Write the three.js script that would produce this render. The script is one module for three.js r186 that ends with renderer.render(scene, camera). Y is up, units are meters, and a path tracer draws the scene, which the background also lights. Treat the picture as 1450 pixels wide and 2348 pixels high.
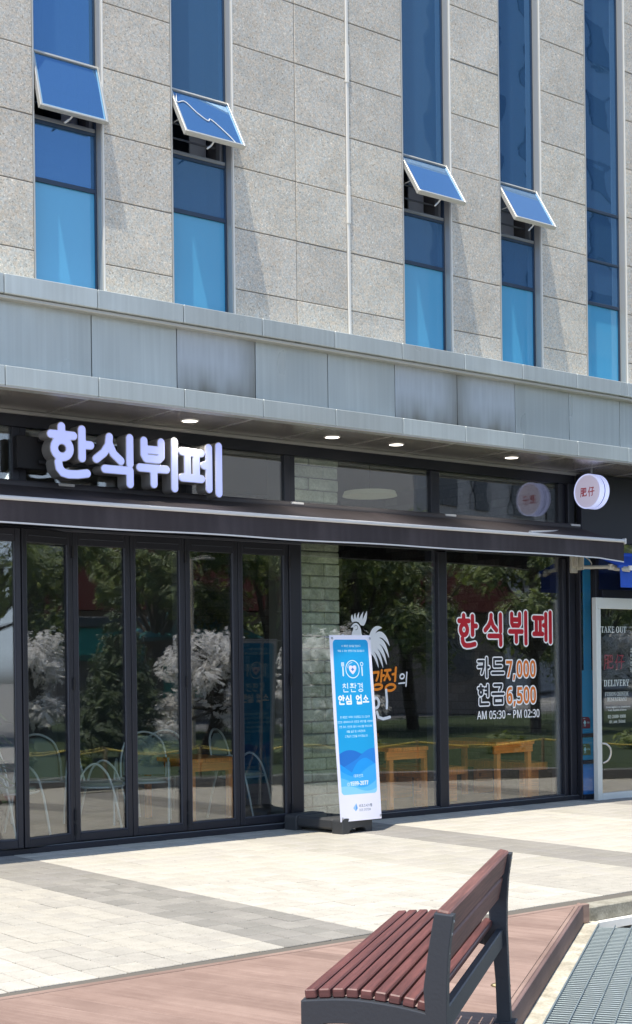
import * as THREE from 'three';
import { mergeGeometries } from 'three/addons/utils/BufferGeometryUtils.js';

// ---------------------------------------------------------------- camera, sky, sun, exposure
const scene = new THREE.Scene();
const YAW = 38.2 * Math.PI / 180, ROLL = 0.012;
const camera = new THREE.PerspectiveCamera(2 * Math.atan(1534 / 3273) * 180 / Math.PI, 1450 / 3068, 0.1, 400);
camera.setViewOffset(1450, 3068, 0, 0, 1450, 2348);
{
  const f = new THREE.Vector3(Math.sin(YAW), 0, -Math.cos(YAW)), r = new THREE.Vector3(Math.cos(YAW), 0, Math.sin(YAW)), u = new THREE.Vector3(0, 1, 0);
  const c = Math.cos(ROLL), s = Math.sin(ROLL);
  const R = r.clone().multiplyScalar(c).addScaledVector(u, -s), U = u.clone().multiplyScalar(c).addScaledVector(r, s);
  camera.quaternion.setFromRotationMatrix(new THREE.Matrix4().makeBasis(R, U, f.clone().negate()));
  camera.position.set(-8.35, 1.5, 10.85);
}
const SUN = new THREE.Vector3(-0.27, 1, 0.115).normalize();
{
  const W = 512, H = 256, d = new Float32Array(W * H * 4);
  const h2 = (x, y) => { const s = Math.sin(x * 127.1 + y * 311.7) * 43758.5453; return s - Math.floor(s); };
  const vn = (x, y, p) => { const xi = Math.floor(x), yi = Math.floor(y), fx = x - xi, fy = y - yi, sx = fx * fx * (3 - 2 * fx), sy = fy * fy * (3 - 2 * fy), w = (i) => ((i % p) + p) % p;
    const a = h2(w(xi), yi), b = h2(w(xi + 1), yi), c = h2(w(xi), yi + 1), e = h2(w(xi + 1), yi + 1); return (a + (b - a) * sx) + ((c + (e - c) * sx) - (a + (b - a) * sx)) * sy; };
  for (let j = 0; j < H; j++) for (let i = 0; i < W; i++) {
    const el = ((j + 0.5) / H - 0.5) * Math.PI, az = ((i + 0.5) / W - 0.5) * 2 * Math.PI, y = Math.sin(el), t = Math.max(0, y);
    const k = Math.pow(1 - t, 2.6), dx = Math.cos(az) * Math.cos(el), dz = Math.sin(az) * Math.cos(el), mu = Math.max(0, dx * SUN.x + y * SUN.y + dz * SUN.z);
    let c = [0.12 + 0.36 * k, 0.21 + 0.36 * k, 0.40 + 0.27 * k];
    const glow = 0.25 * Math.pow(mu, 12) + 0.4 * Math.pow(mu, 60);
    let n = 0, a = 0.5; for (let o = 0, f = 6; o < 4; o++, f *= 2, a *= 0.5) n += a * vn(i / W * f, el * f * 0.9 + 7, f);
    const cl = Math.min(1, Math.max(0, (n - 0.60) * 4)) * Math.min(1, t * 5) * 0.25;
    c = c.map((v) => ((v + glow) * (1 - cl) + 0.85 * cl) * 1.75);
    if (y < 0) c = [0.2, 0.2, 0.19];
    const o = (j * W + i) * 4; d[o] = c[0]; d[o + 1] = c[1]; d[o + 2] = c[2]; d[o + 3] = 1;
  }
  const sky = new THREE.DataTexture(d, W, H, THREE.RGBAFormat, THREE.FloatType);
  sky.mapping = THREE.EquirectangularReflectionMapping; sky.magFilter = THREE.LinearFilter; sky.needsUpdate = true;
  scene.background = sky; scene.environment = sky;
}
const sun = new THREE.DirectionalLight(new THREE.Color(1, 0.93, 0.81), 4.4);
sun.name = 'sun'; sun.position.copy(SUN).multiplyScalar(60); sun.castShadow = true;
Object.assign(sun.shadow.camera, { left: -30, right: 30, top: 30, bottom: -30, near: 1, far: 160 }); sun.shadow.mapSize.set(4096, 4096);
scene.add(sun, sun.target);
const renderer = new THREE.WebGLRenderer({ antialias: true });
renderer.toneMapping = THREE.LinearToneMapping;
renderer.toneMappingExposure = 1.42;
renderer.shadowMap.enabled = true;

// ---------------------------------------------------------------- helpers
const rng = (s) => () => { s = (s + 0x6d2b79f5) | 0; let t = Math.imul(s ^ (s >>> 15), 1 | s); t = (t + Math.imul(t ^ (t >>> 7), 61 | t)) ^ t; return ((t ^ (t >>> 14)) >>> 0) / 4294967296; };
const V = (x, y, z) => new THREE.Vector3(x, y, z);
const C = (r, g, b) => new THREE.Color().setRGB(r, g, b);
const names = new Map();
function numbered(n) { const k = names.get(n) ?? 0; names.set(n, k + 1); return k ? n + '_' + String(k).padStart(3, '0') : n; }
function thing(name, label, category, pos = [0, 0, 0], turn = 0, group) {
  const o = new THREE.Group(); o.name = numbered(name); o.position.set(...pos); o.rotation.y = turn; scene.add(o);
  o.userData = { label, category }; if (group) o.userData.group = group; return o;
}
function struct(name) { const o = new THREE.Group(); o.name = name; o.userData.kind = 'structure'; scene.add(o); return o; }
function part(parent, name, geo, mat, pos, rot) {
  const m = new THREE.Mesh(Array.isArray(geo) ? mergeGeometries(geo.map((g) => g.index ? g.toNonIndexed() : g)) : geo, mat);
  m.name = name; m.castShadow = m.receiveShadow = true; if (pos) m.position.set(...pos); if (rot) m.rotation.set(...rot); parent.add(m); return m;
}
function grp(parent, name, pos, rot) { const g = new THREE.Group(); g.name = name; if (pos) g.position.set(...pos); if (rot) g.rotation.set(...rot); parent.add(g); return g; }
// chamfered box, uv in metres (plus an offset), centred at c
function box(w, h, d, c = [0, 0, 0], b = 0.004, uo = [0, 0], turnUv = false) {
  b = Math.min(b, w / 2.2, h / 2.2, d / 2.2);
  const P = [], N = [], UV = [], hx = w / 2, hy = h / 2, hz = d / 2;
  const push = (pts) => {
    const n = new THREE.Vector3().crossVectors(pts[1].clone().sub(pts[0]), pts[2].clone().sub(pts[0])).normalize();
    const ax = Math.abs(n.x), ay = Math.abs(n.y), az = Math.abs(n.z);
    for (let i = 1; i < pts.length - 1; i++) for (const p of [pts[0], pts[i], pts[i + 1]]) {
      P.push(p.x + c[0], p.y + c[1], p.z + c[2]); N.push(n.x, n.y, n.z);
      let u, v; if (ay >= ax && ay >= az) { u = p.x; v = -p.z; } else if (ax >= az) { u = p.z; v = p.y; } else { u = p.x; v = p.y; }
      if (turnUv) [u, v] = [v, u];
      UV.push(u + uo[0], v + uo[1]);
    }
  };
  const S = [1, -1], q = (x, y, z) => V(x, y, z), ori = (pts) => { const n = new THREE.Vector3().crossVectors(pts[1].clone().sub(pts[0]), pts[2].clone().sub(pts[0])), m = pts.reduce((a, p) => a.add(p), V(0, 0, 0)); return n.dot(m) < 0 ? pts.reverse() : pts; };
  const ix = hx - b, iy = hy - b, iz = hz - b;
  for (const s of S) {
    push(ori([q(s * hx, -iy, -iz), q(s * hx, iy, -iz), q(s * hx, iy, iz), q(s * hx, -iy, iz)]));
    push(ori([q(-ix, s * hy, -iz), q(ix, s * hy, -iz), q(ix, s * hy, iz), q(-ix, s * hy, iz)]));
    push(ori([q(-ix, -iy, s * hz), q(ix, -iy, s * hz), q(ix, iy, s * hz), q(-ix, iy, s * hz)]));
    if (b > 0) for (const t of S) {
      push(ori([q(s * hx, t * iy, -iz), q(s * hx, t * iy, iz), q(s * ix, t * hy, iz), q(s * ix, t * hy, -iz)]));
      push(ori([q(s * hx, -iy, t * iz), q(s * hx, iy, t * iz), q(s * ix, iy, t * hz), q(s * ix, -iy, t * hz)]));
      push(ori([q(-ix, s * hy, t * iz), q(ix, s * hy, t * iz), q(ix, s * iy, t * hz), q(-ix, s * iy, t * hz)]));
      for (const r of S) push(ori([q(s * hx, t * iy, r * iz), q(s * ix, t * hy, r * iz), q(s * ix, t * iy, r * hz)]));
    }
  }
  const g = new THREE.BufferGeometry();
  g.setAttribute('position', new THREE.Float32BufferAttribute(P, 3)); g.setAttribute('normal', new THREE.Float32BufferAttribute(N, 3)); g.setAttribute('uv', new THREE.Float32BufferAttribute(UV, 2));
  return g;
}
// box from min to max corner
const bb = (x0, x1, y0, y1, z0, z1, b, uo) => box(x1 - x0, y1 - y0, z1 - z0, [(x0 + x1) / 2, (y0 + y1) / 2, (z0 + z1) / 2], b, uo);
function tube(pts, r, seg = 0, rad = 8, closed = false) { return new THREE.TubeGeometry(new THREE.CatmullRomCurve3(pts.map((p) => p.isVector3 ? p : V(...p)), closed, 'centripetal'), seg || pts.length * 5, r, rad, closed).toNonIndexed(); }
function rod(a, b, r, r2 = r, n = 8) {
  const A = V(...a), B = V(...b), g = new THREE.CylinderGeometry(r2, r, A.distanceTo(B), n).toNonIndexed();
  g.applyQuaternion(new THREE.Quaternion().setFromUnitVectors(V(0, 1, 0), B.clone().sub(A).normalize())); g.translate(...A.add(B).multiplyScalar(0.5).toArray()); return g;
}
function extr(pts, depth, bevel = 0) { // polygon in x,y pushed along z, uv in metres
  const s = pts.isShape ? pts : new THREE.Shape(pts.map((p) => new THREE.Vector2(...p)));
  return new THREE.ExtrudeGeometry(s, { depth, bevelEnabled: bevel > 0, bevelSize: bevel, bevelThickness: bevel, bevelOffset: -bevel, bevelSegments: 1, curveSegments: 8 });
}
function canvas(w, h) { const c = document.createElement('canvas'); c.width = w; c.height = h; return [c, c.getContext('2d')]; }
function ctex(c, srgb = true, rep) { const t = new THREE.CanvasTexture(c); if (srgb) t.colorSpace = THREE.SRGBColorSpace; t.wrapS = t.wrapT = THREE.RepeatWrapping; if (rep) t.repeat.set(...rep); t.anisotropy = 8; return t; }
const noiseCache = new Map();
function lattice(seed, n) { const k = seed + '_' + n; if (!noiseCache.has(k)) { const r = rng(seed * 7919 + n), a = new Float32Array(n * n); for (let i = 0; i < n * n; i++) a[i] = r(); noiseCache.set(k, a); } return noiseCache.get(k); }
function tnoise(seed, u, v, n, m = n) { // tileable value noise, u v in 0..1
  const a = lattice(seed, 256), x = u * n, y = v * m, xi = Math.floor(x), yi = Math.floor(y), fx = x - xi, fy = y - yi, sx = fx * fx * (3 - 2 * fx), sy = fy * fy * (3 - 2 * fy);
  const g = (i, j) => a[(((j % m) + m) % m % 256) * 256 + (((i % n) + n) % n % 256)];
  const p = g(xi, yi), q = g(xi + 1, yi), r = g(xi, yi + 1), s = g(xi + 1, yi + 1); return p + (q - p) * sx + ((r + (s - r) * sx) - (p + (q - p) * sx)) * sy;
}
function ptex(w, h, fn, srgb, rep) { // fn(u, v, i, j) -> [r,g,b] in 0..255
  const [c, x] = canvas(w, h), im = x.createImageData(w, h);
  for (let j = 0; j < h; j++) for (let i = 0; i < w; i++) { const k = fn((i + 0.5) / w, (j + 0.5) / h, i, j), o = (j * w + i) * 4; im.data[o] = k[0]; im.data[o + 1] = k[1]; im.data[o + 2] = k[2]; im.data[o + 3] = 255; }
  x.putImageData(im, 0, 0); return ctex(c, srgb, rep);
}
const M = (o) => new THREE.MeshStandardMaterial(o), MP = (o) => new THREE.MeshPhysicalMaterial(o);

// ---------------------------------------------------------------- materials
const rs = rng(11);
const texStone = ptex(640, 640, (u, v) => {
  const big = tnoise(1, u, v, 5) * 0.5 + tnoise(2, u, v, 17) * 0.5, g1 = tnoise(3, u, v, 150), g2 = tnoise(4, u, v, 240), g3 = tnoise(5, u, v, 210);
  let k = 178 + (big - 0.5) * 18 + (g1 - 0.5) * 26 + (rs() - 0.5) * 18;
  if (g2 > 0.76) k -= 44 * Math.min(1, (g2 - 0.76) * 7); if (g3 > 0.78) k += 34 * Math.min(1, (g3 - 0.78) * 6);
  const w = (tnoise(6, u, v, 90) - 0.5) * 12; return [k + 5 + w, k, k - 9 - w];
}, true, [1 / 1.6, 1 / 1.6]);
const bumpGrain = ptex(256, 256, (u, v) => { const k = 128 + (tnoise(8, u, v, 64) - 0.5) * 120 + (rs() - 0.5) * 60; return [k, k, k]; }, false, [1 / 0.5, 1 / 0.5]);
const mStone = [1, 0.955, 1.045, 0.98].map((k, i) => M({ name: 'granite', map: texStone, color: C(1.27 * k, 1.235 * k, 1.18 * k * (i === 2 ? 0.985 : 1)), roughness: 0.82, bumpMap: bumpGrain, bumpScale: 0.0012 }));
const texPaver = ptex(256, 256, (u, v) => { let k = 214 + (tnoise(9, u, v, 6) - 0.5) * 18 + (rs() - 0.5) * 22; const s = tnoise(10, u, v, 90); if (s > 0.8) k -= 55 * (s - 0.8) * 5; return [k + 2, k, k - 6]; }, true, [1 / 0.4, 1 / 0.4]);
const paverMat = (r, g, b) => M({ name: 'paver', map: texPaver, color: C(r, g, b), roughness: 0.9, bumpMap: bumpGrain, bumpScale: 0.001 });
const mPaver = { w: [paverMat(0.69, 0.655, 0.60), paverMat(0.65, 0.615, 0.56), paverMat(0.72, 0.69, 0.63)], o: [paverMat(0.60, 0.57, 0.52), paverMat(0.57, 0.54, 0.495), paverMat(0.63, 0.595, 0.535)], g: [paverMat(0.39, 0.37, 0.35), paverMat(0.35, 0.335, 0.315), paverMat(0.425, 0.405, 0.38)] };
const texStreak = ptex(512, 512, (u, v) => { const st = tnoise(12, u, v, 60, 2), b = tnoise(13, u, v, 4), c = tnoise(15, u, v, 140, 3); const k = 205 + (st - 0.5) * 7 + (b - 0.5) * 22 + (c - 0.5) * 7; return [k - 2, k, k + 1]; }, true, [1 / 1.7, 1 / 1.7]);
const roughStreak = ptex(256, 256, (u, v) => { const k = 150 + (tnoise(16, u, v, 30, 3) - 0.5) * 60 + (tnoise(17, u, v, 5) - 0.5) * 60; return [k, k, k]; }, false, [1 / 1.3, 1 / 1.3]);
const mMetal = [1, 0.95, 1.04].map((k) => M({ name: 'weathered_metal', map: texStreak, color: C(0.80 * k, 0.845 * k, 0.815 * k), roughness: 0.62, roughnessMap: roughStreak, metalness: 0.3 }));
const mMetalDirty = M({ name: 'stained_metal', color: C(1, 1, 1), roughness: 0.6, metalness: 0.3, map: ptex(256, 256, (u, v) => { const d = Math.pow(Math.max(0, (v - 0.45) / 0.55), 1.6) * (0.35 + tnoise(20, u, v, 9, 4) * 0.9) + Math.pow(Math.max(0, (u - 0.62) / 0.38), 2) * 0.5; const k = 190 - 78 * Math.min(1, d) + (tnoise(21, u, v, 40, 3) - 0.5) * 10; return [k - 4 + 8 * d, k + 2, k + 6 - 14 * d]; }, true) });
const mSoffit = M({ name: 'soffit_metal', color: C(0.36, 0.335, 0.31), roughness: 0.21, metalness: 0.45 });
const mSoffitEdge = M({ name: 'soffit_trim', color: C(0.5, 0.49, 0.46), roughness: 0.5, metalness: 0.5 });
const mFrame = M({ name: 'dark_aluminium', color: C(0.028, 0.029, 0.038), roughness: 0.42, metalness: 0.3 });
const mFrameLight = M({ name: 'frame_bead', color: C(0.075, 0.08, 0.1), roughness: 0.4, metalness: 0.3 });
const mBlack = M({ name: 'black_gasket', color: C(0.012, 0.012, 0.014), roughness: 0.7 });
const mAlu = M({ name: 'pale_aluminium', color: C(0.52, 0.51, 0.47), roughness: 0.42, metalness: 0.45 });
const mFrameBlue = M({ name: 'navy_frame', color: C(0.035, 0.06, 0.1), roughness: 0.4, metalness: 0.3 });
const mAluDark = M({ name: 'grey_aluminium', color: C(0.28, 0.29, 0.29), roughness: 0.4, metalness: 0.5 });
const mSealant = M({ name: 'cream_sealant', color: C(0.78, 0.75, 0.68), roughness: 0.8 });
const ripple = ptex(256, 256, (u, v) => { const k = 128 + (tnoise(30, u, v, 3, 5) - 0.5) * 150 + (tnoise(31, u, v, 5, 12) - 0.5) * 60; return [k, k, k]; }, false, [1 / 1.6, 1 / 1.6]);
const mGlass = MP({ name: 'shop_glass', color: C(0.95, 0.97, 0.96), roughness: 0.0, transmission: 1, thickness: 0, ior: 2.1, bumpMap: ripple, bumpScale: 0.0012 });
const mBlueTop = MP({ name: 'blue_coated_glass', color: C(0.115, 0.30, 0.56), roughness: 0.0, metalness: 0.6, transmission: 1, thickness: 0, ior: 1.5, bumpMap: ripple, bumpScale: 0.002 });
const mBlueSash = MP({ name: 'blue_sash_glass', color: C(0.13, 0.315, 0.58), roughness: 0.0, metalness: 0.6, transmission: 1, thickness: 0, ior: 1.5 });
const mSpandrel = MP({ name: 'backed_blue_glass', color: C(0.085, 0.39, 0.64), roughness: 0.1, clearcoat: 1, clearcoatRoughness: 0.0, ior: 1.6, bumpMap: ripple, bumpScale: 0.001 });
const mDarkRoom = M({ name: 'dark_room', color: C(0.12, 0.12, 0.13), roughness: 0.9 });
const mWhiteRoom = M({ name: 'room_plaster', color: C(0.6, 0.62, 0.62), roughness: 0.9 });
const glow = (r, g, b, k) => M({ name: 'lit_lens', color: C(0.8, 0.8, 0.8), emissive: C(r, g, b), emissiveIntensity: k, roughness: 0.5 });

// ---------------------------------------------------------------- ground
const ground = struct('ground');
part(ground, 'soil', new THREE.PlaneGeometry(400, 400).rotateX(-Math.PI / 2).translate(0, -0.16, 0), M({ color: C(0.3, 0.29, 0.27), roughness: 1 }));

// pavement: rows 0.2 m deep, pavers 0.163 m wide, in toned bands that run out from the facade
const plaza = struct('plaza_pavement');
const PX = 0.163, PZ = 0.2, EDGE = (x) => 4.80 + (x + 5.445) * 0.0365; // far edge of the deck
const DECK_A = [-1.6, 4.93], DECK_B = [-4.119, 6.706];
part(plaza, 'mortar_bed', bb(-16, 14, -0.15, -0.0085, 0.0, 4.78, 0), M({ name: 'joint_sand', color: C(0.13, 0.115, 0.095), roughness: 1 }));
{
  const r = rng(77), band = (i) => { // index from x = -3.72
    const k = ((i % 23) + 23) % 23; return k < 4 ? 'g' : k < 16 ? 'w' : 'o'; };
  const geos = []; for (let k = 0; k < 5; k++) geos.push(box(PX - 0.0065, 0.05, PZ - 0.0065, [0, -0.025, 0], 0.004, [k * 0.37, k * 0.21]));
  const all = [];
  for (let j = 0; j < 24; j++) { const z = 0.07 + PZ * (j + 0.5); for (let i = -75; i < 100; i++) { const x = -3.72 + PX * (i + 0.5); if (x > 13.8 || x < -15.8) continue; if (z > 4.72) continue; all.push([x, z, band(i)]); } }
  const key = (p) => { // how large it shows: inside the frame and near
    const dx = p[0] + 8.35, dz = p[1] - 10.85, f = dx * Math.sin(YAW) - dz * Math.cos(YAW), s = dx * Math.cos(YAW) + dz * Math.sin(YAW); return Math.abs(s / f) < 0.232 ? f : 1e3 + f; };
  all.sort((a, b) => key(a) - key(b));
  const rest = all.slice(300);
  all.slice(0, 300).forEach((p) => part(plaza, numbered('paver'), geos[Math.floor(r() * 5)], mPaver[p[2]][Math.floor(r() * 3)], [p[0], (r() - 0.5) * 0.003, p[1]], [(r() - 0.5) * 0.006, 0, (r() - 0.5) * 0.006]));
  for (const t of ['w', 'o', 'g']) {
    const l = rest.filter((p) => p[2] === t), im = new THREE.InstancedMesh(geos[0], mPaver[t][0], l.length), m4 = new THREE.Matrix4();
    l.forEach((p, k) => { m4.makeRotationFromEuler(new THREE.Euler((r() - 0.5) * 0.005, 0, (r() - 0.5) * 0.005)); m4.setPosition(p[0], (r() - 0.5) * 0.003, p[1]); im.setMatrixAt(k, m4); const v = 0.93 + r() * 0.12; im.setColorAt(k, C(v, v, v * (0.97 + r() * 0.05))); });
    im.name = numbered('paver_field'); im.userData.kind = 'stuff'; im.castShadow = im.receiveShadow = true; plaza.add(im);
  }
}

// deck with broad painted boards, cut at its slanting edge
const deck = struct('deck_platform');
const texDeck = ptex(512, 512, (u, v) => { const g = tnoise(40, u, v, 4, 120), s = tnoise(41, u, v, 7), f = tnoise(42, u, v, 40); let k = 150 + (g - 0.5) * 14 + (s - 0.5) * 22 + (f - 0.5) * 8 + (rs() - 0.5) * 8; return [k + 16, k - 6, k - 13]; }, true, [1 / 1.8, 1 / 1.8]);
const mDeck = [1, 0.96, 1.04].map((k) => M({ name: 'deck_board', map: texDeck, color: C(0.71 * k, 0.645 * k, 0.57 * k), roughness: 0.68, bumpMap: bumpGrain, bumpScale: 0.0006 }));
const mDeckSide = M({ name: 'deck_skirt', map: texDeck, color: C(0.42, 0.36, 0.35), roughness: 0.7 });
{
  const ax = V(DECK_B[0] - DECK_A[0], 0, DECK_B[1] - DECK_A[1]).normalize(), r = rng(5);
  // boards run along direction bd; outline: far edge (z ~ 4.8..4.93), slanting right edge, open to the left and towards the camera
  const bd = V(0.3, 0, 0.954).normalize(), bn = V(-bd.z, 0, bd.x); // across
  const outline = [[-14, 4.79 + 0.0], [DECK_A[0], DECK_A[1]], [DECK_A[0] + ax.x * 8, DECK_A[1] + ax.z * 8], [-14, 11.5]];
  // clip each board strip to the outline (convex)
  const clip = (poly, p, n) => { const out = []; for (let i = 0; i < poly.length; i++) { const a = poly[i], b = poly[(i + 1) % poly.length], da = (a[0] - p[0]) * n[0] + (a[1] - p[1]) * n[1], db = (b[0] - p[0]) * n[0] + (b[1] - p[1]) * n[1]; if (da >= 0) out.push(a); if (da * db < 0) { const t = da / (da - db); out.push([a[0] + (b[0] - a[0]) * t, a[1] + (b[1] - a[1]) * t]); } } return out; };
  const inset = 0.048, sides = outline.map((a, i) => { const b = outline[(i + 1) % 4], d = [b[0] - a[0], b[1] - a[1]], L = Math.hypot(...d), n = [-d[1] / L, d[0] / L]; return [[a[0] + n[0] * (i < 2 ? inset : 0), a[1] + n[1] * (i < 2 ? inset : 0)], n]; });
  const BW = 0.145;
  for (let k = -30; k < 60; k++) {
    const o = V(-3, 0, 6).addScaledVector(bn, k * BW), e = (s, t) => { const q = o.clone().addScaledVector(bd, s).addScaledVector(bn, t); return [q.x, q.z]; };
    let poly = [e(-14, 0.0015), e(14, 0.0015), e(14, BW - 0.0015), e(-14, BW - 0.0015)];
    for (const [p, n] of sides) { poly = clip(poly, p, n); if (poly.length < 3) break; }
    if (poly.length < 3) continue;
    const g = extr(poly.map(([x, z]) => [x, -z]), 0.022, 0.0018); g.rotateX(-Math.PI / 2); 
    const uv = g.attributes.uv, ps = g.attributes.position, off = [r() * 5, r() * 5]; for (let i = 0; i < uv.count; i++) { const x = ps.getX(i), z = ps.getZ(i); uv.setXY(i, x * bd.x + z * bd.z + off[0], x * bn.x + z * bn.z + off[1]); }
    part(deck, numbered('deck_board'), g, mDeck[Math.floor(r() * 3)], [0, 0.008, 0]);
  }
  const strip = (a, b, w, y0, y1, mat, name, off = 0) => { const d = V(b[0] - a[0], 0, b[1] - a[1]), L = d.length(), m = part(deck, name, box(L, y1 - y0, w, [0, 0, 0], 0.003), mat); m.position.set((a[0] + b[0]) / 2 - 0, (y0 + y1) / 2, (a[1] + b[1]) / 2); m.rotation.y = -Math.atan2(d.z, d.x); m.translateZ(off); return m; };
  strip(outline[0], outline[1], 0.04, -0.08, 0.034, mDeck[1], 'edge_board', 0.02);
  const R0 = outline[1], R1 = outline[2];
  strip(R0, R1, 0.02, -0.14, 0.033, mDeckSide, 'skirt_board', 0.012); strip(R0, R1, 0.022, 0.008, 0.034, mDeck[0], 'edge_board', 0.034);
  part(deck, 'deck_base', extr([[-14, -4.85], [-1.75, -4.98], [-1.75 + ax.x * 7.7, -4.98 - ax.z * 7.7], [-14, -11.4]], 0.1).rotateX(-Math.PI / 2), mDeckSide, [0, -0.105, 0]);
}
{ // brass floor cap
  const t = thing('floor_light', 'small round brass floor light set flush into the deck boards behind the bench', 'floor light', [-3.63, 0.032, 6.2]);
  part(t, 'trim_ring', new THREE.TorusGeometry(0.042, 0.005, 6, 28).rotateX(Math.PI / 2), M({ color: C(0.2, 0.14, 0.07), roughness: 0.5, metalness: 0.6 }));
  part(t, 'lens', new THREE.CylinderGeometry(0.04, 0.04, 0.004, 28), M({ color: C(0.75, 0.6, 0.32), roughness: 0.45, metalness: 0.3 }));
}
// sunken strip with kerb, concrete edge and steel grating beyond the deck
{
  const ax = V(DECK_B[0] - DECK_A[0], 0, DECK_B[1] - DECK_A[1]).normalize(), nx = V(-ax.z, 0, ax.x).negate(); // nx: away from the deck
  if (nx.x < 0) nx.negate();
  const texCon = ptex(256, 256, (u, v) => { const k = 178 + (tnoise(50, u, v, 8) - 0.5) * 46 + (tnoise(51, u, v, 60) - 0.5) * 30 + (rs() - 0.5) * 14; return [k + 6, k, k - 16]; }, true, [1 / 0.7, 1 / 0.7]);
  const mCon = M({ name: 'concrete', map: texCon, color: C(0.95, 0.93, 0.9), roughness: 0.95, bumpMap: bumpGrain, bumpScale: 0.002 });
  const slab = struct('kerb');
  const W = 0.6; for (let k = 0; k < 16; k++) part(slab, numbered('kerb_stone'), bb(-1.56 + k * W, -1.56 + (k + 1) * W - 0.006, -0.14, 0.002, 4.80, 4.935, 0.006, [k * 0.3, 0]), M({ map: texCon, color: C(0.6, 0.6, 0.58), roughness: 0.9, bumpMap: bumpGrain, bumpScale: 0.002 }));
  const st = struct('concrete_strip');
  const A = V(DECK_A[0], 0, DECK_A[1]);
  const strip = (t0, t1, s0, s1, y, name, mat, par) => { const q = (s, t) => A.clone().addScaledVector(ax, s).addScaledVector(nx, t), p = [q(s0, t0), q(s1, t0), q(s1, t1), q(s0, t1)]; return part(par, name, extr(p.map((v) => [v.x, -v.z]), 0.03).rotateX(-Math.PI / 2), mat, [0, y - 0.03, 0]); };
  strip(0.0, 0.085, -0.05, 8, -0.085, 'mortar_edge', mCon, st);
  part(st, 'kerb_footing', bb(-1.6, 8, -0.14, -0.088, 4.94, 4.985, 0.002), M({ color: C(0.8, 0.78, 0.72), roughness: 0.9 }));
  const gr = thing('drain_grating', 'long galvanised steel drain grating with fine bars beside the deck edge', 'grating');
  const mGal = M({ name: 'galvanised', color: C(0.24, 0.285, 0.295), roughness: 0.5, metalness: 0.4 }), mPit = M({ color: C(0.02, 0.022, 0.026), roughness: 1 });
  const q = (s, t, y) => { const v = A.clone().addScaledVector(ax, s).addScaledVector(nx, t); v.y = y; return v; };
  strip(0.075, 1.3, 0.02, 6, -0.146, 'pit', mPit, gr);
  const ang = -Math.atan2(ax.z, ax.x), bar = box(0.011, 0.012, 1.0, [0, 0, 0], 0.001), rail = box(0.62, 0.008, 0.007, [0, 0, 0], 0.001), edge = box(5.4, 0.035, 0.008, [0, 0, 0], 0.001);
  const a2 = Math.atan2(0.66, 0.75); // bars follow the photo's slant
  let n = 0; for (let s = 0.10; s < 3.3; s += 0.042) { const c = q(s, 0.59, -0.10); const m = part(gr, numbered('bearing_bar'), bar, mGal, c.toArray(), [0, ang, 0]); m.castShadow = true; n++; }
  for (let j = 0; j < 9; j++) { const t = 0.19 + j * 0.1; for (let k = 0; k < 6; k++) { const c = q(0.36 + k * 0.6, t, -0.088); part(gr, numbered('cross_rod'), rail, mGal, c.toArray(), [0, ang, 0]); } }
  const c = q(2.75, 0.087, -0.1); part(gr, 'edge_angle', edge, mGal, c.toArray(), [0, ang, 0]);
}

// ---------------------------------------------------------------- the office building
const B = thing('office_building', 'granite clad office building with tall blue windows above a metal canopy band', 'building');
const ZW = 0.72, ZG = 0.62, YJ = [4.27, 4.805, 5.337, 5.868, 6.40, 6.932, 7.464, 7.996, 8.528, 9.06, 9.592];
const WIN = [[-3.135, -2.502], [-1.855, -1.217], [0.74, 1.385], [2.05, 2.667], [3.35, 4.014]];
{
  const r = rng(301), cols = [[-6.4, -4.6], [-4.6, -3.135], [-2.502, -1.855], [-1.217, -0.542], [-0.542, 0.048], [0.082, 0.74], [1.385, 2.05], [2.667, 3.35], [4.014, 4.7], [4.7, 6.2], [6.2, 7.8]];
  for (const [x0, x1] of cols) for (let k = 0; k < YJ.length - 1; k++) {
    part(B, numbered('stone_slab'), bb(x0 + 0.003, x1 - 0.003, YJ[k] + 0.004, YJ[k + 1] - 0.004, ZW - 0.035, ZW + (r() - 0.5) * 0.003, 0.004, [r() * 9, r() * 9]), mStone[Math.floor(r() * 4)]);
  }
  // masonry behind the slabs, column by column
  const solid = [[-6.4, -3.13], [-2.507, -1.85], [-1.222, 0.745], [1.38, 2.055], [2.662, 3.355], [4.009, 7.8]], mBack = M({ name: 'joint_mortar', color: C(0.2, 0.19, 0.18), roughness: 1 });
  for (const [a, b] of solid) part(B, numbered('wall_core'), bb(a, b, 4.24, 9.6, 0.3, ZW - 0.009, 0), mBack);
  part(B, 'joint_cover', [bb(0.05, 0.08, 4.3, 9.59, ZW - 0.02, ZW + 0.012, 0.004), ...[[5.6, 0.006], [6.9, 0.006], [8.2, 0.006]].map(([y]) => bb(0.046, 0.084, y, y + 0.35, ZW - 0.01, ZW + 0.018, 0.005))], mSealant);
}
const TILT = [16.5, 29.5, 32, 31.5];
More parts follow.
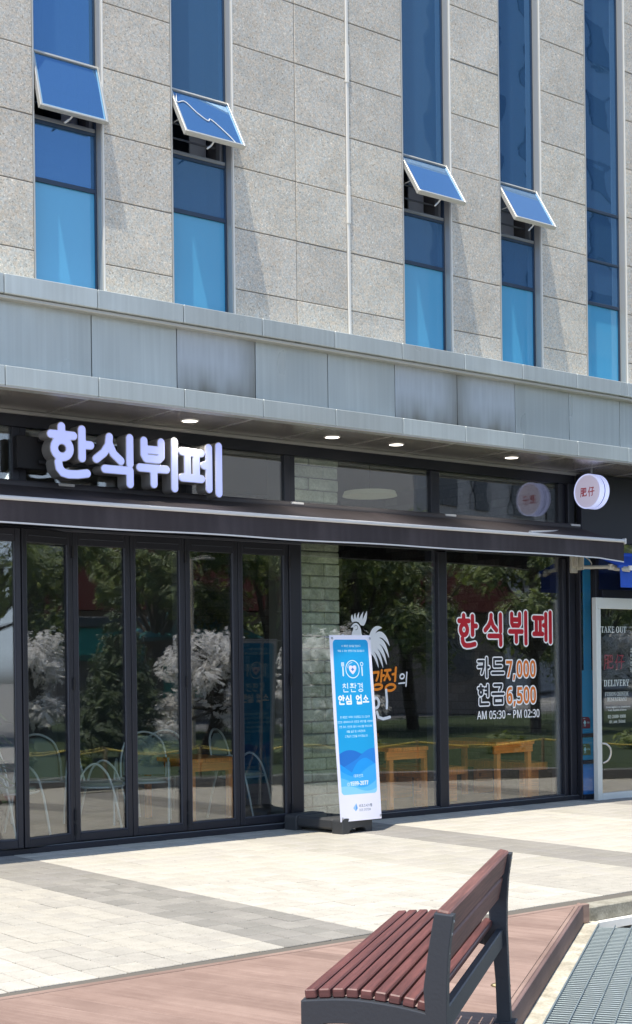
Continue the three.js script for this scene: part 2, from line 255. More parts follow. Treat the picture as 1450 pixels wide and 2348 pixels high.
WIN.forEach(([x0, x1], k) => {
  const w = grp(B, numbered('window')), a = x0 + 0.0, b = x1, fw = 0.035, g0 = a + fw, g1 = b - fw;
  // reveal lining and frame
  part(w, 'reveal_lining', [bb(a - 0.001, a + 0.012, 4.27, 9.59, 0.56, ZW + 0.004, 0.002), bb(b - 0.02, b + 0.001, 4.27, 9.59, 0.60, ZW - 0.012, 0.002)], mAlu);
  part(w, 'sealant_bead', [bb(b - 0.012, b + 0.004, 4.27, 9.59, ZW - 0.012, ZW + 0.001, 0.003)], mSealant);
  part(w, 'frame', [bb(a + 0.012, g0, 4.27, 9.59, 0.55, ZG + 0.012, 0.002), bb(g1, b - 0.02, 4.27, 9.59, 0.55, ZG + 0.012, 0.002), bb(g0, g1, 6.40, 6.432, 0.55, ZG + 0.014, 0.002), bb(g0, g1, 5.858, 5.884, 0.55, ZG + 0.014, 0.002), bb(g0, g1, 5.39, 5.425, 0.55, ZG + 0.012, 0.002)], mFrameBlue);
  part(w, 'pane', bb(g0 - 0.003, g1 + 0.003, 6.43, 9.59, ZG - 0.012, ZG, 0), mBlueTop);
  part(w, 'pane', bb(g0 - 0.003, g1 + 0.003, 5.425, 5.858, ZG - 0.012, ZG, 0), mBlueTop);
  part(w, 'pane', bb(g0 - 0.003, g1 + 0.003, 4.27, 5.39, ZG - 0.02, ZG - 0.008, 0), mSpandrel);
  if (k < 4) {
    const h = 0.515, t = TILT[k] * Math.PI / 180;
    part(w, 'inner_frame', [bb(g0, g0 + 0.03, 5.884, 6.40, 0.54, 0.6, 0.002), bb(g1 - 0.03, g1, 5.884, 6.40, 0.54, 0.6, 0.002), bb(g0, g1, 5.884, 5.915, 0.53, ZG + 0.02, 0.003), bb(g0, g1, 6.06, 6.075, 0.5, 0.515, 0.002), bb(g0, g1, 6.2, 6.212, 0.48, 0.495, 0.002)], mAluDark);
    const sa = a + 0.02, sb = b - 0.004, fr = 0.02;
    const M4 = new THREE.Matrix4().makeRotationX(-t).setPosition(0, 6.405, ZG + 0.005), put = (g) => g.applyMatrix4(M4);
    part(w, 'sash_frame', [bb(sa, sa + fr, -h, 0, 0, 0.045, 0.003), bb(sb - fr, sb, -h, 0, 0, 0.045, 0.003), bb(sa + fr, sb - fr, -h, -h + fr, 0, 0.045, 0.003), bb(sa + fr, sb - fr, -fr, 0, 0, 0.045, 0.003)].map(put), mAlu);
    part(w, 'sash_gasket', [bb(sa + fr, sa + fr + 0.012, -h + fr, -fr, 0.018, 0.034, 0.002), bb(sb - fr - 0.012, sb - fr, -h + fr, -fr, 0.018, 0.034, 0.002), bb(sa + fr, sb - fr, -h + fr, -h + fr + 0.012, 0.018, 0.034, 0.002)].map(put), M({ color: C(0.2, 0.42, 0.62), roughness: 0.4 }));
    part(w, 'sash_pane', put(bb(sa + fr - 0.003, sb - fr + 0.003, -h + fr - 0.003, -fr + 0.003, 0.016, 0.028, 0)), mBlueSash);
    part(w, 'handle', [put(rod([(sa + sb) / 2, -h + 0.012, 0.0], [(sa + sb) / 2, -h + 0.012, -0.045], 0.008)), put(rod([(sa + sb) / 2, -h + 0.012, -0.045], [(sa + sb) / 2 - 0.05, -h - 0.03, -0.055], 0.008))], M({ color: C(0.75, 0.75, 0.72), roughness: 0.4 }));
    part(w, 'stay_arm', [rod([g0 + 0.01, 6.12, ZG], [sa + 0.01, 6.405 - 0.34 * Math.cos(t), ZG + 0.34 * Math.sin(t)], 0.006), rod([g1 - 0.01, 6.12, ZG], [sb - 0.01, 6.405 - 0.34 * Math.cos(t), ZG + 0.34 * Math.sin(t)], 0.006)], mAluDark);
    if (k === 1) { // loose white cord behind the pane
      const pts = [[-1.78, -0.06, 0.034], [-1.80, -0.16, 0.034], [-1.72, -0.13, 0.034], [-1.62, -0.24, 0.034], [-1.53, -0.30, 0.034], [-1.51, -0.27, 0.034], [-1.38, -0.40, 0.034], [-1.32, -0.49, 0.034]].map((p) => V(...p).applyMatrix4(M4));
      part(w, 'cord', tube(pts, 0.0045, 60, 6), M({ color: C(0.8, 0.8, 0.78), roughness: 0.7 }));
    }
  } else { // shut sash
    part(w, 'pane', bb(g0 - 0.003, g1 + 0.003, 5.884, 6.40, ZG - 0.012, ZG, 0), mBlueTop);
  }
});
{ // rooms behind the tall windows
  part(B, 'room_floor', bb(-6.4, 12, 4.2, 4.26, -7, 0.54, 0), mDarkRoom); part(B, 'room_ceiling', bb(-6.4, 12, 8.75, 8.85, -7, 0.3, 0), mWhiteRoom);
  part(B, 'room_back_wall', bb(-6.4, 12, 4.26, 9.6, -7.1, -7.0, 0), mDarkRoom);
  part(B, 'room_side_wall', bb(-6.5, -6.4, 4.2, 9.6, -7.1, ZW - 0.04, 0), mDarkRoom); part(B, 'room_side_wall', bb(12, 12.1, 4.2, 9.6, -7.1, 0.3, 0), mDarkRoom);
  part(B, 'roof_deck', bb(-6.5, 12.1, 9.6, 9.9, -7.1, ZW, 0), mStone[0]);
  part(B, 'outer_wall', bb(7.8, 12.1, 4.24, 9.6, 0.2, ZW - 0.002, 0), mStone[0]);
  WIN.forEach(([a, b], k) => part(B, 'curtain_panel', bb(b - 0.2 - 0.03 * k, b - 0.06, 5.43, 8.75, 0.36, 0.38, 0.004), mWhiteRoom));
  WIN.forEach(([a, b], k) => { if (k < 2) for (let i = 0; i < 9; i++) part(B, numbered('blind_slat'), bb(a + 0.05, b - 0.24, 5.45 + i * 0.045, 5.452 + i * 0.045, 0.42, 0.45, 0), mWhiteRoom); });
  for (const [x, w] of [[-2.15, 0.34], [-0.80, 0.4], [2.15, 0.5], [3.62, 0.5], [5.1, 0.5]]) part(B, 'room_column', bb(x, x + w, 4.26, 8.75, -1.0, -0.55, 0.01), mWhiteRoom);
  const tl = M({ color: C(0.9, 0.9, 0.9), emissive: C(0.75, 0.95, 1), emissiveIntensity: 4, roughness: 0.5 });
  for (const [x, y] of [[3.51, 7.87], [5.06, 7.89], [6.66, 8.0]]) { const t = thing('office_lamp', 'twin tube office lamp lit behind the ' + { 3.51: 'third', 5.06: 'fourth', 6.66: 'fifth' }[x] + ' tall blue window', 'lamp', [x, y, -2], 0.1, 'office lamps'); part(t, 'tube', rod([-0.22, 0, 0], [0.22, 0, 0], 0.014), tl); part(t, 'tube', rod([-0.12, -0.07, 0.12], [0.22, -0.07, 0.12], 0.014), tl); part(t, 'hanger', rod([0, 0, 0], [0, 8.75 - y, 0], 0.004), mAlu); }
}
// canopy band: cornice, recessed fascia, ledge, soffit
const XJ = []; for (let k = -5; k < 14; k++) XJ.push(-1.105 + k * 0.8025);
{
  const r = rng(9), ZF = 0.96, ZR = 0.85;
  for (let k = 0; k < XJ.length - 1; k++) {
    const a = XJ[k] + 0.0025, b = XJ[k + 1] - 0.0025, m = () => mMetal[Math.floor(r() * 3)], uo = () => [r() * 7, r() * 7];
    part(B, numbered('cornice_panel'), bb(a, b, 4.365, 4.515, ZW - 0.02, ZF, 0.005, uo()), m());
    part(B, numbered('ledge_panel'), bb(a, b, 3.668, 3.82, ZR - 0.06, ZF, 0.005, uo()), m());
    const dirty = k === 4 || k === 7 || k === 8, fg = bb(a + 0.002, b - 0.002, 3.80, 4.375, ZR - 0.03, ZR, 0.004, uo());
    if (dirty) { const p = fg.attributes.position, uv = fg.attributes.uv; for (let i = 0; i < p.count; i++) uv.setXY(i, k === 8 ? 1 - (p.getX(i) - a) / (b - a) : (p.getX(i) - a) / (b - a), (p.getY(i) - 3.8) / 0.575); }
    part(B, numbered('fascia_panel'), fg, dirty ? mMetalDirty : m());
    part(B, numbered('soffit_joint'), bb(XJ[k] - 0.0035, XJ[k] + 0.0035, 3.668, 3.676, 0.06, 0.9, 0), mSoffitEdge);
    part(B, numbered('soffit_panel'), bb(a + 0.0015, b - 0.0015, 3.672, 3.69, 0.06, 0.905, 0.003), mSoffit);
  }
  part(B, 'soffit_trim', [bb(XJ[0], XJ[XJ.length - 1], 3.655, 3.668, 0.91, ZF - 0.004, 0.002)], mSoffitEdge);
  part(B, 'soffit_trim', [bb(XJ[0], XJ[XJ.length - 1], 3.64, 3.672, 0.035, 0.058, 0.003)], mSoffitEdge);
  part(B, 'cornice_drip', [bb(XJ[0], XJ[XJ.length - 1], 4.335, 4.362, ZR - 0.02, ZF - 0.03, 0.004)], mAlu);
  part(B, 'canopy_core', [bb(XJ[0], XJ[XJ.length - 1], 3.70, 4.5, 0.05, ZR - 0.035, 0), bb(XJ[0], XJ[XJ.length - 1], 4.38, 4.46, ZR - 0.05, ZF - 0.02, 0), bb(XJ[0], XJ[XJ.length - 1], 3.7, 3.79, ZR - 0.05, ZF - 0.02, 0)], M({ color: C(0.03, 0.03, 0.03), roughness: 1 }));
}

// ---------------------------------------------------------------- shop interior shell
{
  const s = struct('interior_floor'), texF = ptex(256, 256, (u, v) => { const k = 120 + (tnoise(60, u, v, 7) - 0.5) * 24 + (rs() - 0.5) * 8, j = (u * 2 % 1 < 0.012 || v * 2 % 1 < 0.012) ? -40 : 0; return [k + j, k - 4 + j, k - 10 + j]; }, true, [1, 1]);
  part(s, 'floor_slab', bb(-6.4, 8.5, -0.12, 0.03, -7, -0.07, 0), M({ map: texF, color: C(0.5, 0.5, 0.5), roughness: 0.5 }));
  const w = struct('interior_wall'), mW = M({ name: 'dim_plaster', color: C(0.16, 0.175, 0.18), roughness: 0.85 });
  const texB = ptex(512, 512, (u, v) => { const row = Math.floor(v * 12), uu = (u * 5 + (row % 2) * 0.5) % 1, vv = v * 12 % 1, j = uu < 0.03 || vv < 0.1; const k = j ? 44 : 62 + (lattice(70, 64)[(row * 5 + Math.floor(u * 5 + (row % 2) * 0.5) % 5) % 4096] - 0.5) * 44 + (tnoise(71, u, v, 60) - 0.5) * 24; return [k, k - 2, k - 4]; }, true, [1 / 1.2, 1 / 1.2]);
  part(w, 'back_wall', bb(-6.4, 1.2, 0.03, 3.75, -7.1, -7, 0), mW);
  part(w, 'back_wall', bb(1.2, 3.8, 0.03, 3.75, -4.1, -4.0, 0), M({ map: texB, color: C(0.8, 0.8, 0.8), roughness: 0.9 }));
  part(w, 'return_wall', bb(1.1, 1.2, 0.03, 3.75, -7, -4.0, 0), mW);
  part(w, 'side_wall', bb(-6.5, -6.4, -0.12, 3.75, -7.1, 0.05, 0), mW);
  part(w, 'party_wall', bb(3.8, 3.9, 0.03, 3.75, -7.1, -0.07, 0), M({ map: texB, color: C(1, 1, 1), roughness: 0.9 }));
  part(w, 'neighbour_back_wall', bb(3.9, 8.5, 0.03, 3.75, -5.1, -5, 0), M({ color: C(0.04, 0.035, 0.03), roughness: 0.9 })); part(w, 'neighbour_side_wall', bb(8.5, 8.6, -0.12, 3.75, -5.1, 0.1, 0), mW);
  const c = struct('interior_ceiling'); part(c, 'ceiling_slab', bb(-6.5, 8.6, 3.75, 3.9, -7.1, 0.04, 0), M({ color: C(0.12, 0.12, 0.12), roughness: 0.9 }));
}

// ---------------------------------------------------------------- shopfront
const S = thing('restaurant_shopfront', 'dark framed restaurant shopfront of folding glass doors and two display windows', 'shopfront');
const pane = (p, x0, x1, y0, y1, z = -0.015, m = mGlass) => part(p, 'pane', bb(x0 - 0.004, x1 + 0.004, y0 - 0.004, y1 + 0.004, z - 0.006, z + 0.006, 0, [x0 * 0.7 + y0 * 0.31, x1 * 0.9]), m);
part(S, 'sill', [bb(-6.4, 3.9, -0.1, 0.048, -0.08, 0.09, 0.006)], mFrame);
part(S, 'sill_edge', [bb(-6.4, 3.9, 0.0485, 0.053, 0.05, 0.078, 0.002)], mAluDark);
part(S, 'header', [bb(-6.4, 3.9, 3.54, 3.655, -0.07, 0.03, 0.004), bb(-6.4, 3.9, 2.715, 3.0, -0.07, 0.02, 0.004)], mFrame);
part(S, 'head_track', [bb(-6.4, -0.0, 2.69, 2.715, -0.05, 0.045, 0.003)], mFrameLight);
for (const [a, b, y] of [[-0.14, -0.005, 2.70], [1.79, 1.905, 2.70], [3.69, 3.745, 2.70], [3.76, 3.862, 3.54]]) part(S, 'post', bb(a, b, 0.048, y, -0.07, b === 3.862 ? 0.06 : 0.03, 0.005), mFrame);
function door(x0, x1, z0, z1, hingeLeft) {
  const L = Math.hypot(x1 - x0, z1 - z0), d = grp(S, numbered('folding_door'), [x0, 0, z0], [0, -Math.atan2(z1 - z0, x1 - x0), 0]), y0 = 0.056, y1 = 2.69, s = 0.05;
  part(d, 'door_frame', [bb(0.003, s, y0, y1, -0.035, 0.022, 0.004), bb(L - s, L - 0.003, y0, y1, -0.035, 0.022, 0.004), bb(s, L - s, y0, 0.122, -0.035, 0.022, 0.004), bb(s, L - s, 2.58, y1, -0.035, 0.022, 0.004)], mFrame);
  part(d, 'glazing_bead', [bb(s, s + 0.008, 0.122, 2.58, -0.005, 0.014, 0.002), bb(L - s - 0.008, L - s, 0.122, 2.58, -0.005, 0.014, 0.002), bb(s + 0.008, L - s - 0.008, 0.122, 0.132, -0.005, 0.016, 0.002), bb(s + 0.02, L - s - 0.02, 2.632, 2.638, 0.0215, 0.026, 0.001)], mFrameLight);
  pane(d, s, L - s, 0.122, 2.58);
  if (hingeLeft) for (const y of [0.16, 0.28, 1.40, 2.52]) part(d, 'hinge', [rod([0, y - 0.045, 0.03], [0, y + 0.045, 0.03], 0.011), rod([0, y - 0.05, 0.03], [0, y - 0.046, 0.03], 0.012), rod([0, y + 0.046, 0.03], [0, y + 0.052, 0.03], 0.012)], mBlack);
}
const DX = [-4.12, -3.545, -2.985, -2.455, -1.885, -1.315, -0.735, -0.145];
for (let k = 0; k < 7; k++) { const z = (i) => (i === 2 ? 0.11 : 0.0); door(DX[k], DX[k + 1], z(k), z(k + 1), k === 3 || k === 5 || k === 1); }
part(S, 'hinge', [0.16, 1.4, 2.52].map((y) => rod([-0.143, y - 0.06, 0.034], [-0.143, y + 0.06, 0.034], 0.011)), mBlack);
door(-5.7, -4.9, 0, 0, false); door(-4.9, -4.12, 0, 0, false);
for (const [a, b] of [[-0.005, 1.79], [1.905, 3.69]]) {
  const d = grp(S, numbered('display_window'));
  part(d, 'frame', [bb(a, a + 0.018, 0.048, 2.715, -0.05, 0.018, 0.003), bb(b - 0.05, b, 0.06, 2.715, -0.12, -0.02, 0.003), bb(a + 0.018, b, 0.048, 0.062, -0.05, 0.022, 0.003)], mFrameLight);
  pane(d, a + 0.018, b, 0.064, 2.715);
}
for (const [a, b] of [[-6.3, -3.0], [-3.0, -1.35], [-1.22, -0.18], [-0.04, 1.71], [1.86, 3.65]]) {
  const d = grp(S, numbered('transom_window'));
  part(d, 'frame', [bb(b, b + 0.065, 3.0, 3.54, -0.06, 0.02, 0.004), bb(b + 0.067, b + (b > 3 ? 0.11 : 0.13), 3.0, 3.54, -0.06, 0.012, 0.004)], mFrame);
  pane(d, a, b, 3.0, 3.54);
}

// ---------------------------------------------------------------- painted brick pillar just inside the glass
{
  const t = thing('brick_pillar', 'pillar of pale green painted brick standing just inside the glass behind the banner', 'pillar');
  const r = rng(21), tx = ptex(256, 256, (u, v) => { const k = 150 + (tnoise(80, u, v, 6) - 0.5) * 40 + (tnoise(81, u, v, 40) - 0.5) * 24; return [k, k + 4, k - 8]; }, true, [1 / 0.6, 1 / 0.6]);
  const bm = ptex(256, 256, (u, v) => { const k = 128 + (tnoise(82, u, v, 10) - 0.5) * 120 + (tnoise(83, u, v, 50) - 0.5) * 90; return [k, k, k]; }, false, [1 / 0.5, 1 / 0.5]);
  const mm = [[1.5, 1.5, 1.38], [1.6, 1.6, 1.5], [1.4, 1.42, 1.3], [1.55, 1.58, 1.5]].map(([a, b, c]) => M({ name: 'painted_brick', map: tx, color: C(a, b, c), roughness: 0.75, bumpMap: bm, bumpScale: 0.006 }));
  part(t, 'mortar_core', bb(0.05, 0.57, 0.03, 3.74, -0.57, -0.128, 0), M({ color: C(0.16, 0.17, 0.15), roughness: 1 }));
  for (let k = 0; k < 31; k++) { const y = 0.04 + k * 0.119, cut = k % 2 ? [0.03, 0.22, 0.59] : [0.03, 0.40, 0.59], h = 0.108;
    for (let i = 0; i < 2; i++) part(t, numbered('brick'), bb(cut[i] + 0.003, cut[i + 1] - 0.003, y, Math.min(y + h, 3.74), -0.23, -0.115 + (r() - 0.5) * 0.006, 0.009, [r() * 4, r() * 4]), mm[Math.floor(r() * 4)], [0, 0, 0], [0, 0, (r() - 0.5) * 0.004]);
    part(t, numbered('brick'), bb(0.565, 0.592, y, Math.min(y + h, 3.74), -0.59, -0.235, 0.008, [r() * 4, r() * 4]), mm[Math.floor(r() * 4)]); }
}

// ---------------------------------------------------------------- awnings
const texFab = ptex(256, 256, (u, v, i, j) => { const k = 118 + (tnoise(90, u, v, 5, 3) - 0.5) * 30 + (tnoise(91, u, v, 30, 4) - 0.5) * 16 + ((i + j) % 2) * 6 + (rs() - 0.5) * 10; return [k + 3, k - 2, k]; }, true, [1 / 1.1, 1 / 1.1]);
{
  const t = thing('brown_awning', 'long dark brown fabric awning with white front bar above the doors and windows', 'awning');
  const m = M({ name: 'awning_fabric', map: texFab, color: C(0.27, 0.235, 0.245), roughness: 0.85, side: THREE.DoubleSide }), mWhite = M({ color: C(0.72, 0.7, 0.68), roughness: 0.45 });
  const X0 = -5.2, X1 = 3.93;
  // sheet with a slight sag between rafters
  const sheet = (y0, z0, y1, z1, wave, n = 60, mth = 5, th = 0.004) => {
    const g = new THREE.PlaneGeometry(X1 - X0, 1, n, mth), p = g.attributes.position, uv = g.attributes.uv;
    for (let i = 0; i < p.count; i++) { const x = (X0 + X1) / 2 + p.getX(i), v = 0.5 - p.getY(i), w = wave(x, v); p.setXYZ(i, x, y0 + (y1 - y0) * v + w[0], z0 + (z1 - z0) * v + w[1]); uv.setXY(i, x, v * Math.hypot(y1 - y0, z1 - z0)); }
    g.computeVertexNormals(); const b = g.clone(); const q = b.attributes.position, nn = g.attributes.normal; for (let i = 0; i < q.count; i++) q.setXYZ(i, q.getX(i) - nn.getX(i) * th, q.getY(i) - nn.getY(i) * th, q.getZ(i) - nn.getZ(i) * th);
    return [g, b];
  };
  part(t, 'canopy_fabric', sheet(3.045, 0.10, 2.868, 0.695, (x, v) => [-0.018 * Math.sin(Math.PI * v) * (0.6 + 0.4 * Math.sin(x * 2.2)), 0]), m);
  part(t, 'front_bar', [bb(X0, X1, 2.838, 2.872, 0.685, 0.722, 0.008)], mWhite);
  part(t, 'end_cap', bb(X1, X1 + 0.02, 2.82, 2.885, 0.67, 0.728, 0.008), mWhite);
  const sag = (x, v) => [x > 3.45 ? -0.035 * v * (x - 3.45) / 0.5 : 0.004 * Math.sin(x * 3.1) * v, 0.006 * Math.sin(x * 4.3 + 1) * v];
  part(t, 'valance', sheet(2.838, 0.70, 2.668, 0.705, sag, 90, 3), m);
  part(t, 'hem', sheet(2.668, 0.7062, 2.655, 0.7067, (x) => sag(x, 1), 90, 1, 0.006), mWhite);
  part(t, 'roller_tube', [rod([X0, 3.05, 0.075], [X1, 3.05, 0.075], 0.042, 0.042, 12)], M({ color: C(0.06, 0.055, 0.06), roughness: 0.7 }));
  for (const x of [-2.55, -0.1, 1.9, 3.82]) part(t, 'wall_bracket', bb(x - 0.075, x + 0.075, 3.062, 3.085, 0.03, 0.12, 0.004), mWhite);
  part(t, 'arm', [rod([3.7, 3.0, 0.1], [2.5, 2.88, 0.66], 0.02), rod([-4.8, 3.0, 0.1], [-3.7, 2.88, 0.66], 0.02)], mWhite);
}
{
  const t = thing('blue_awning', 'bright blue awning with cream folding arm and spring over the neighbour door', 'awning');
  const m = M({ name: 'blue_fabric', color: C(0.02, 0.10, 0.55), roughness: 0.7, side: THREE.DoubleSide }), cr = M({ color: C(0.6, 0.58, 0.5), roughness: 0.5, metalness: 0.2 }), X0 = 3.985, X1 = 7.2;
  const q = (pts) => { const g = new THREE.BufferGeometry(); g.setAttribute('position', new THREE.Float32BufferAttribute([0, 1, 2, 0, 2, 3].flatMap((i) => pts[i]), 3)); g.setAttribute('uv', new THREE.Float32BufferAttribute([0, 0, 1, 0, 1, 1, 0, 0, 1, 1, 0, 1], 2)); g.computeVertexNormals(); return g; };
  const th = 0.005, slab = (p, n) => [q(p), q(p.map((a) => [a[0] - n[0] * th, a[1] - n[1] * th, a[2] - n[2] * th]))];
  part(t, 'canopy_fabric', slab([[X0, 2.76, 0.14], [X1, 2.76, 0.14], [X1, 2.60, 0.56], [X0, 2.60, 0.56]], [0, 0.9, 0.4]), m);
  part(t, 'front_bar', bb(X0, X1, 2.575, 2.61, 0.55, 0.585, 0.006), m);
  part(t, 'valance', slab([[X0 + 0.03, 2.58, 0.575], [X1, 2.58, 0.575], [X1, 2.36, 0.58], [X0 + 0.03, 2.36, 0.58]], [0, 0, 1]), m);
  part(t, 'roller_tube', rod([X0, 2.76, 0.13], [X1, 2.76, 0.13], 0.035), m);
  part(t, 'wall_bracket', [bb(3.765, 3.865, 2.54, 2.80, 0.06, 0.1, 0.006), bb(3.84, 3.855, 2.57, 2.75, 0.1, 0.2, 0.004), bb(3.79, 3.80, 2.6, 2.78, 0.1, 0.16, 0.004)], cr);
  part(t, 'folding_arm', [rod([3.85, 2.60, 0.16], [3.99, 2.592, 0.43], 0.022), rod([3.99, 2.592, 0.43], [4.02, 2.585, 0.50], 0.034), rod([4.02, 2.575, 0.48], [4.10, 2.55, 0.64], 0.026), rod([4.09, 2.575, 0.66], [4.6, 2.58, 0.56], 0.018)], cr);
  part(t, 'arm_joint', [new THREE.CylinderGeometry(0.035, 0.035, 0.06, 14).translate(4.005, 2.59, 0.46), new THREE.CylinderGeometry(0.03, 0.03, 0.05, 14).translate(4.1, 2.57, 0.65)].map((g) => g.toNonIndexed()), M({ color: C(0.75, 0.73, 0.66), roughness: 0.45 }));
  const sp = []; for (let i = 0; i <= 80; i++) { const a = i / 80 * Math.PI * 18, f = i / 80; sp.push([4.02 + 0.07 * f + 0.024 * Math.cos(a), 2.578 - 0.02 * f + 0.024 * Math.sin(a), 0.50 + 0.13 * f]); }
  part(t, 'spring', tube(sp, 0.005, 240, 5), cr);
  part(t, 'crank_loop', tube([[3.87, 2.72, 0.19], [3.89, 2.68, 0.24], [3.93, 2.63, 0.24], [3.92, 2.6, 0.2], [3.88, 2.62, 0.17]], 0.007, 30, 6), cr);
}

// ---------------------------------------------------------------- Hangul strokes: every syllable is a list of polylines in a unit square (y down)
const arc = (x, y, r, n = 20, a0 = 0, a1 = 2 * Math.PI, ry = r) => Array.from({ length: n + 1 }, (_, i) => [x + r * Math.cos(a0 + (a1 - a0) * i / n), y + ry * Math.sin(a0 + (a1 - a0) * i / n)]);
const JAMO = {
  'ㄱ': [[[0, 0], [1, 0], [0.95, 0.5], [0.75, 1]]], 'ㄴ': [[[0, 0], [0, 1], [1, 1]]], 'ㄷ': [[[1, 0], [0, 0], [0, 1], [1, 1]]], 'ㄹ': [[[0, 0], [1, 0], [1, 0.5], [0, 0.5], [0, 1], [1, 1]]],
  'ㅁ': [[[0, 0], [1, 0], [1, 1], [0, 1], [0, 0]]], 'ㅂ': [[[0, 0], [0, 1], [1, 1], [1, 0]], [[0, 0.5], [1, 0.5]]], 'ㅅ': [[[0.5, 0], [0.42, 0.4], [0, 1]], [[0.47, 0.35], [1, 1]]],
  'ㅇ': [arc(0.5, 0.5, 0.5)], 'ㅈ': [[[0, 0], [1, 0]], [[0.5, 0], [0.4, 0.45], [0, 1]], [[0.46, 0.4], [1, 1]]], 'ㅊ': [[[0.5, -0.12], [0.5, 0.05]], [[0, 0.22], [1, 0.22]], [[0.5, 0.22], [0.4, 0.6], [0, 1]], [[0.46, 0.55], [1, 1]]],
  'ㅋ': [[[0, 0], [1, 0], [0.92, 0.5], [0.6, 1]], [[0, 0.46], [0.94, 0.44]]], 'ㅌ': [[[1, 0], [0, 0], [0, 1], [1, 1]], [[0, 0.5], [1, 0.5]]], 'ㅍ': [[[0, 0], [1, 0]], [[0, 1], [1, 1]], [[0.3, 0], [0.3, 1]], [[0.7, 0], [0.7, 1]]],
  'ㅎ': [[[0.5, -0.1], [0.5, 0.02]], [[0, 0.2], [1, 0.2]], arc(0.5, 0.7, 0.32, 20, 0, 2 * Math.PI, 0.3)],
};
for (const [d, s] of [['ㄲ', 'ㄱ'], ['ㄸ', 'ㄷ'], ['ㅃ', 'ㅂ'], ['ㅆ', 'ㅅ'], ['ㅉ', 'ㅈ']]) JAMO[d] = [0, 1].flatMap((k) => JAMO[s].map((l) => l.map(([x, y]) => [x * 0.42 + k * 0.56, y])));
const INI = [...'ㄱㄲㄴㄷㄸㄹㅁㅂㅃㅅㅆㅇㅈㅉㅊㅋㅌㅍㅎ'], FIN = ['', ...'ㄱㄲㄳㄴㄵㄶㄷㄹㄺㄻㄼㄽㄾㄿㅀㅁㅂㅄㅅㅆㅇㅈㅊㅋㅌㅍㅎ'];
const CUSTOM = {
  '한': [[[0.31, 0.03], [0.31, 0.12]], [[0.09, 0.19], [0.56, 0.19]], arc(0.32, 0.45, 0.165), [[0.74, 0.05], [0.74, 0.60]], [[0.74, 0.34], [0.92, 0.34]], [[0.24, 0.72], [0.26, 0.83], [0.33, 0.91], [0.45, 0.935], [0.64, 0.925], [0.84, 0.89]]],
  '식': [[[0.37, 0.08], [0.35, 0.24], [0.24, 0.40], [0.07, 0.53]], [[0.37, 0.22], [0.46, 0.40], [0.63, 0.53]], [[0.84, 0.06], [0.84, 0.57]], [[0.26, 0.71], [0.84, 0.71], [0.84, 0.97]]],
  '뷔': [[[0.15, 0.07], [0.15, 0.34], [0.2, 0.42], [0.5, 0.42], [0.56, 0.36], [0.56, 0.07]], [[0.15, 0.24], [0.56, 0.24]], [[0.05, 0.61], [0.68, 0.61]], [[0.38, 0.61], [0.38, 0.92]], [[0.88, 0.03], [0.88, 0.97]]],
  '페': [[[0.04, 0.22], [0.50, 0.22]], [[0.04, 0.72], [0.50, 0.72]], [[0.17, 0.22], [0.17, 0.72]], [[0.38, 0.22], [0.38, 0.72]], [[0.56, 0.45], [0.68, 0.45]], [[0.68, 0.10], [0.68, 0.90]], [[0.92, 0.05], [0.92, 0.97]]],
};
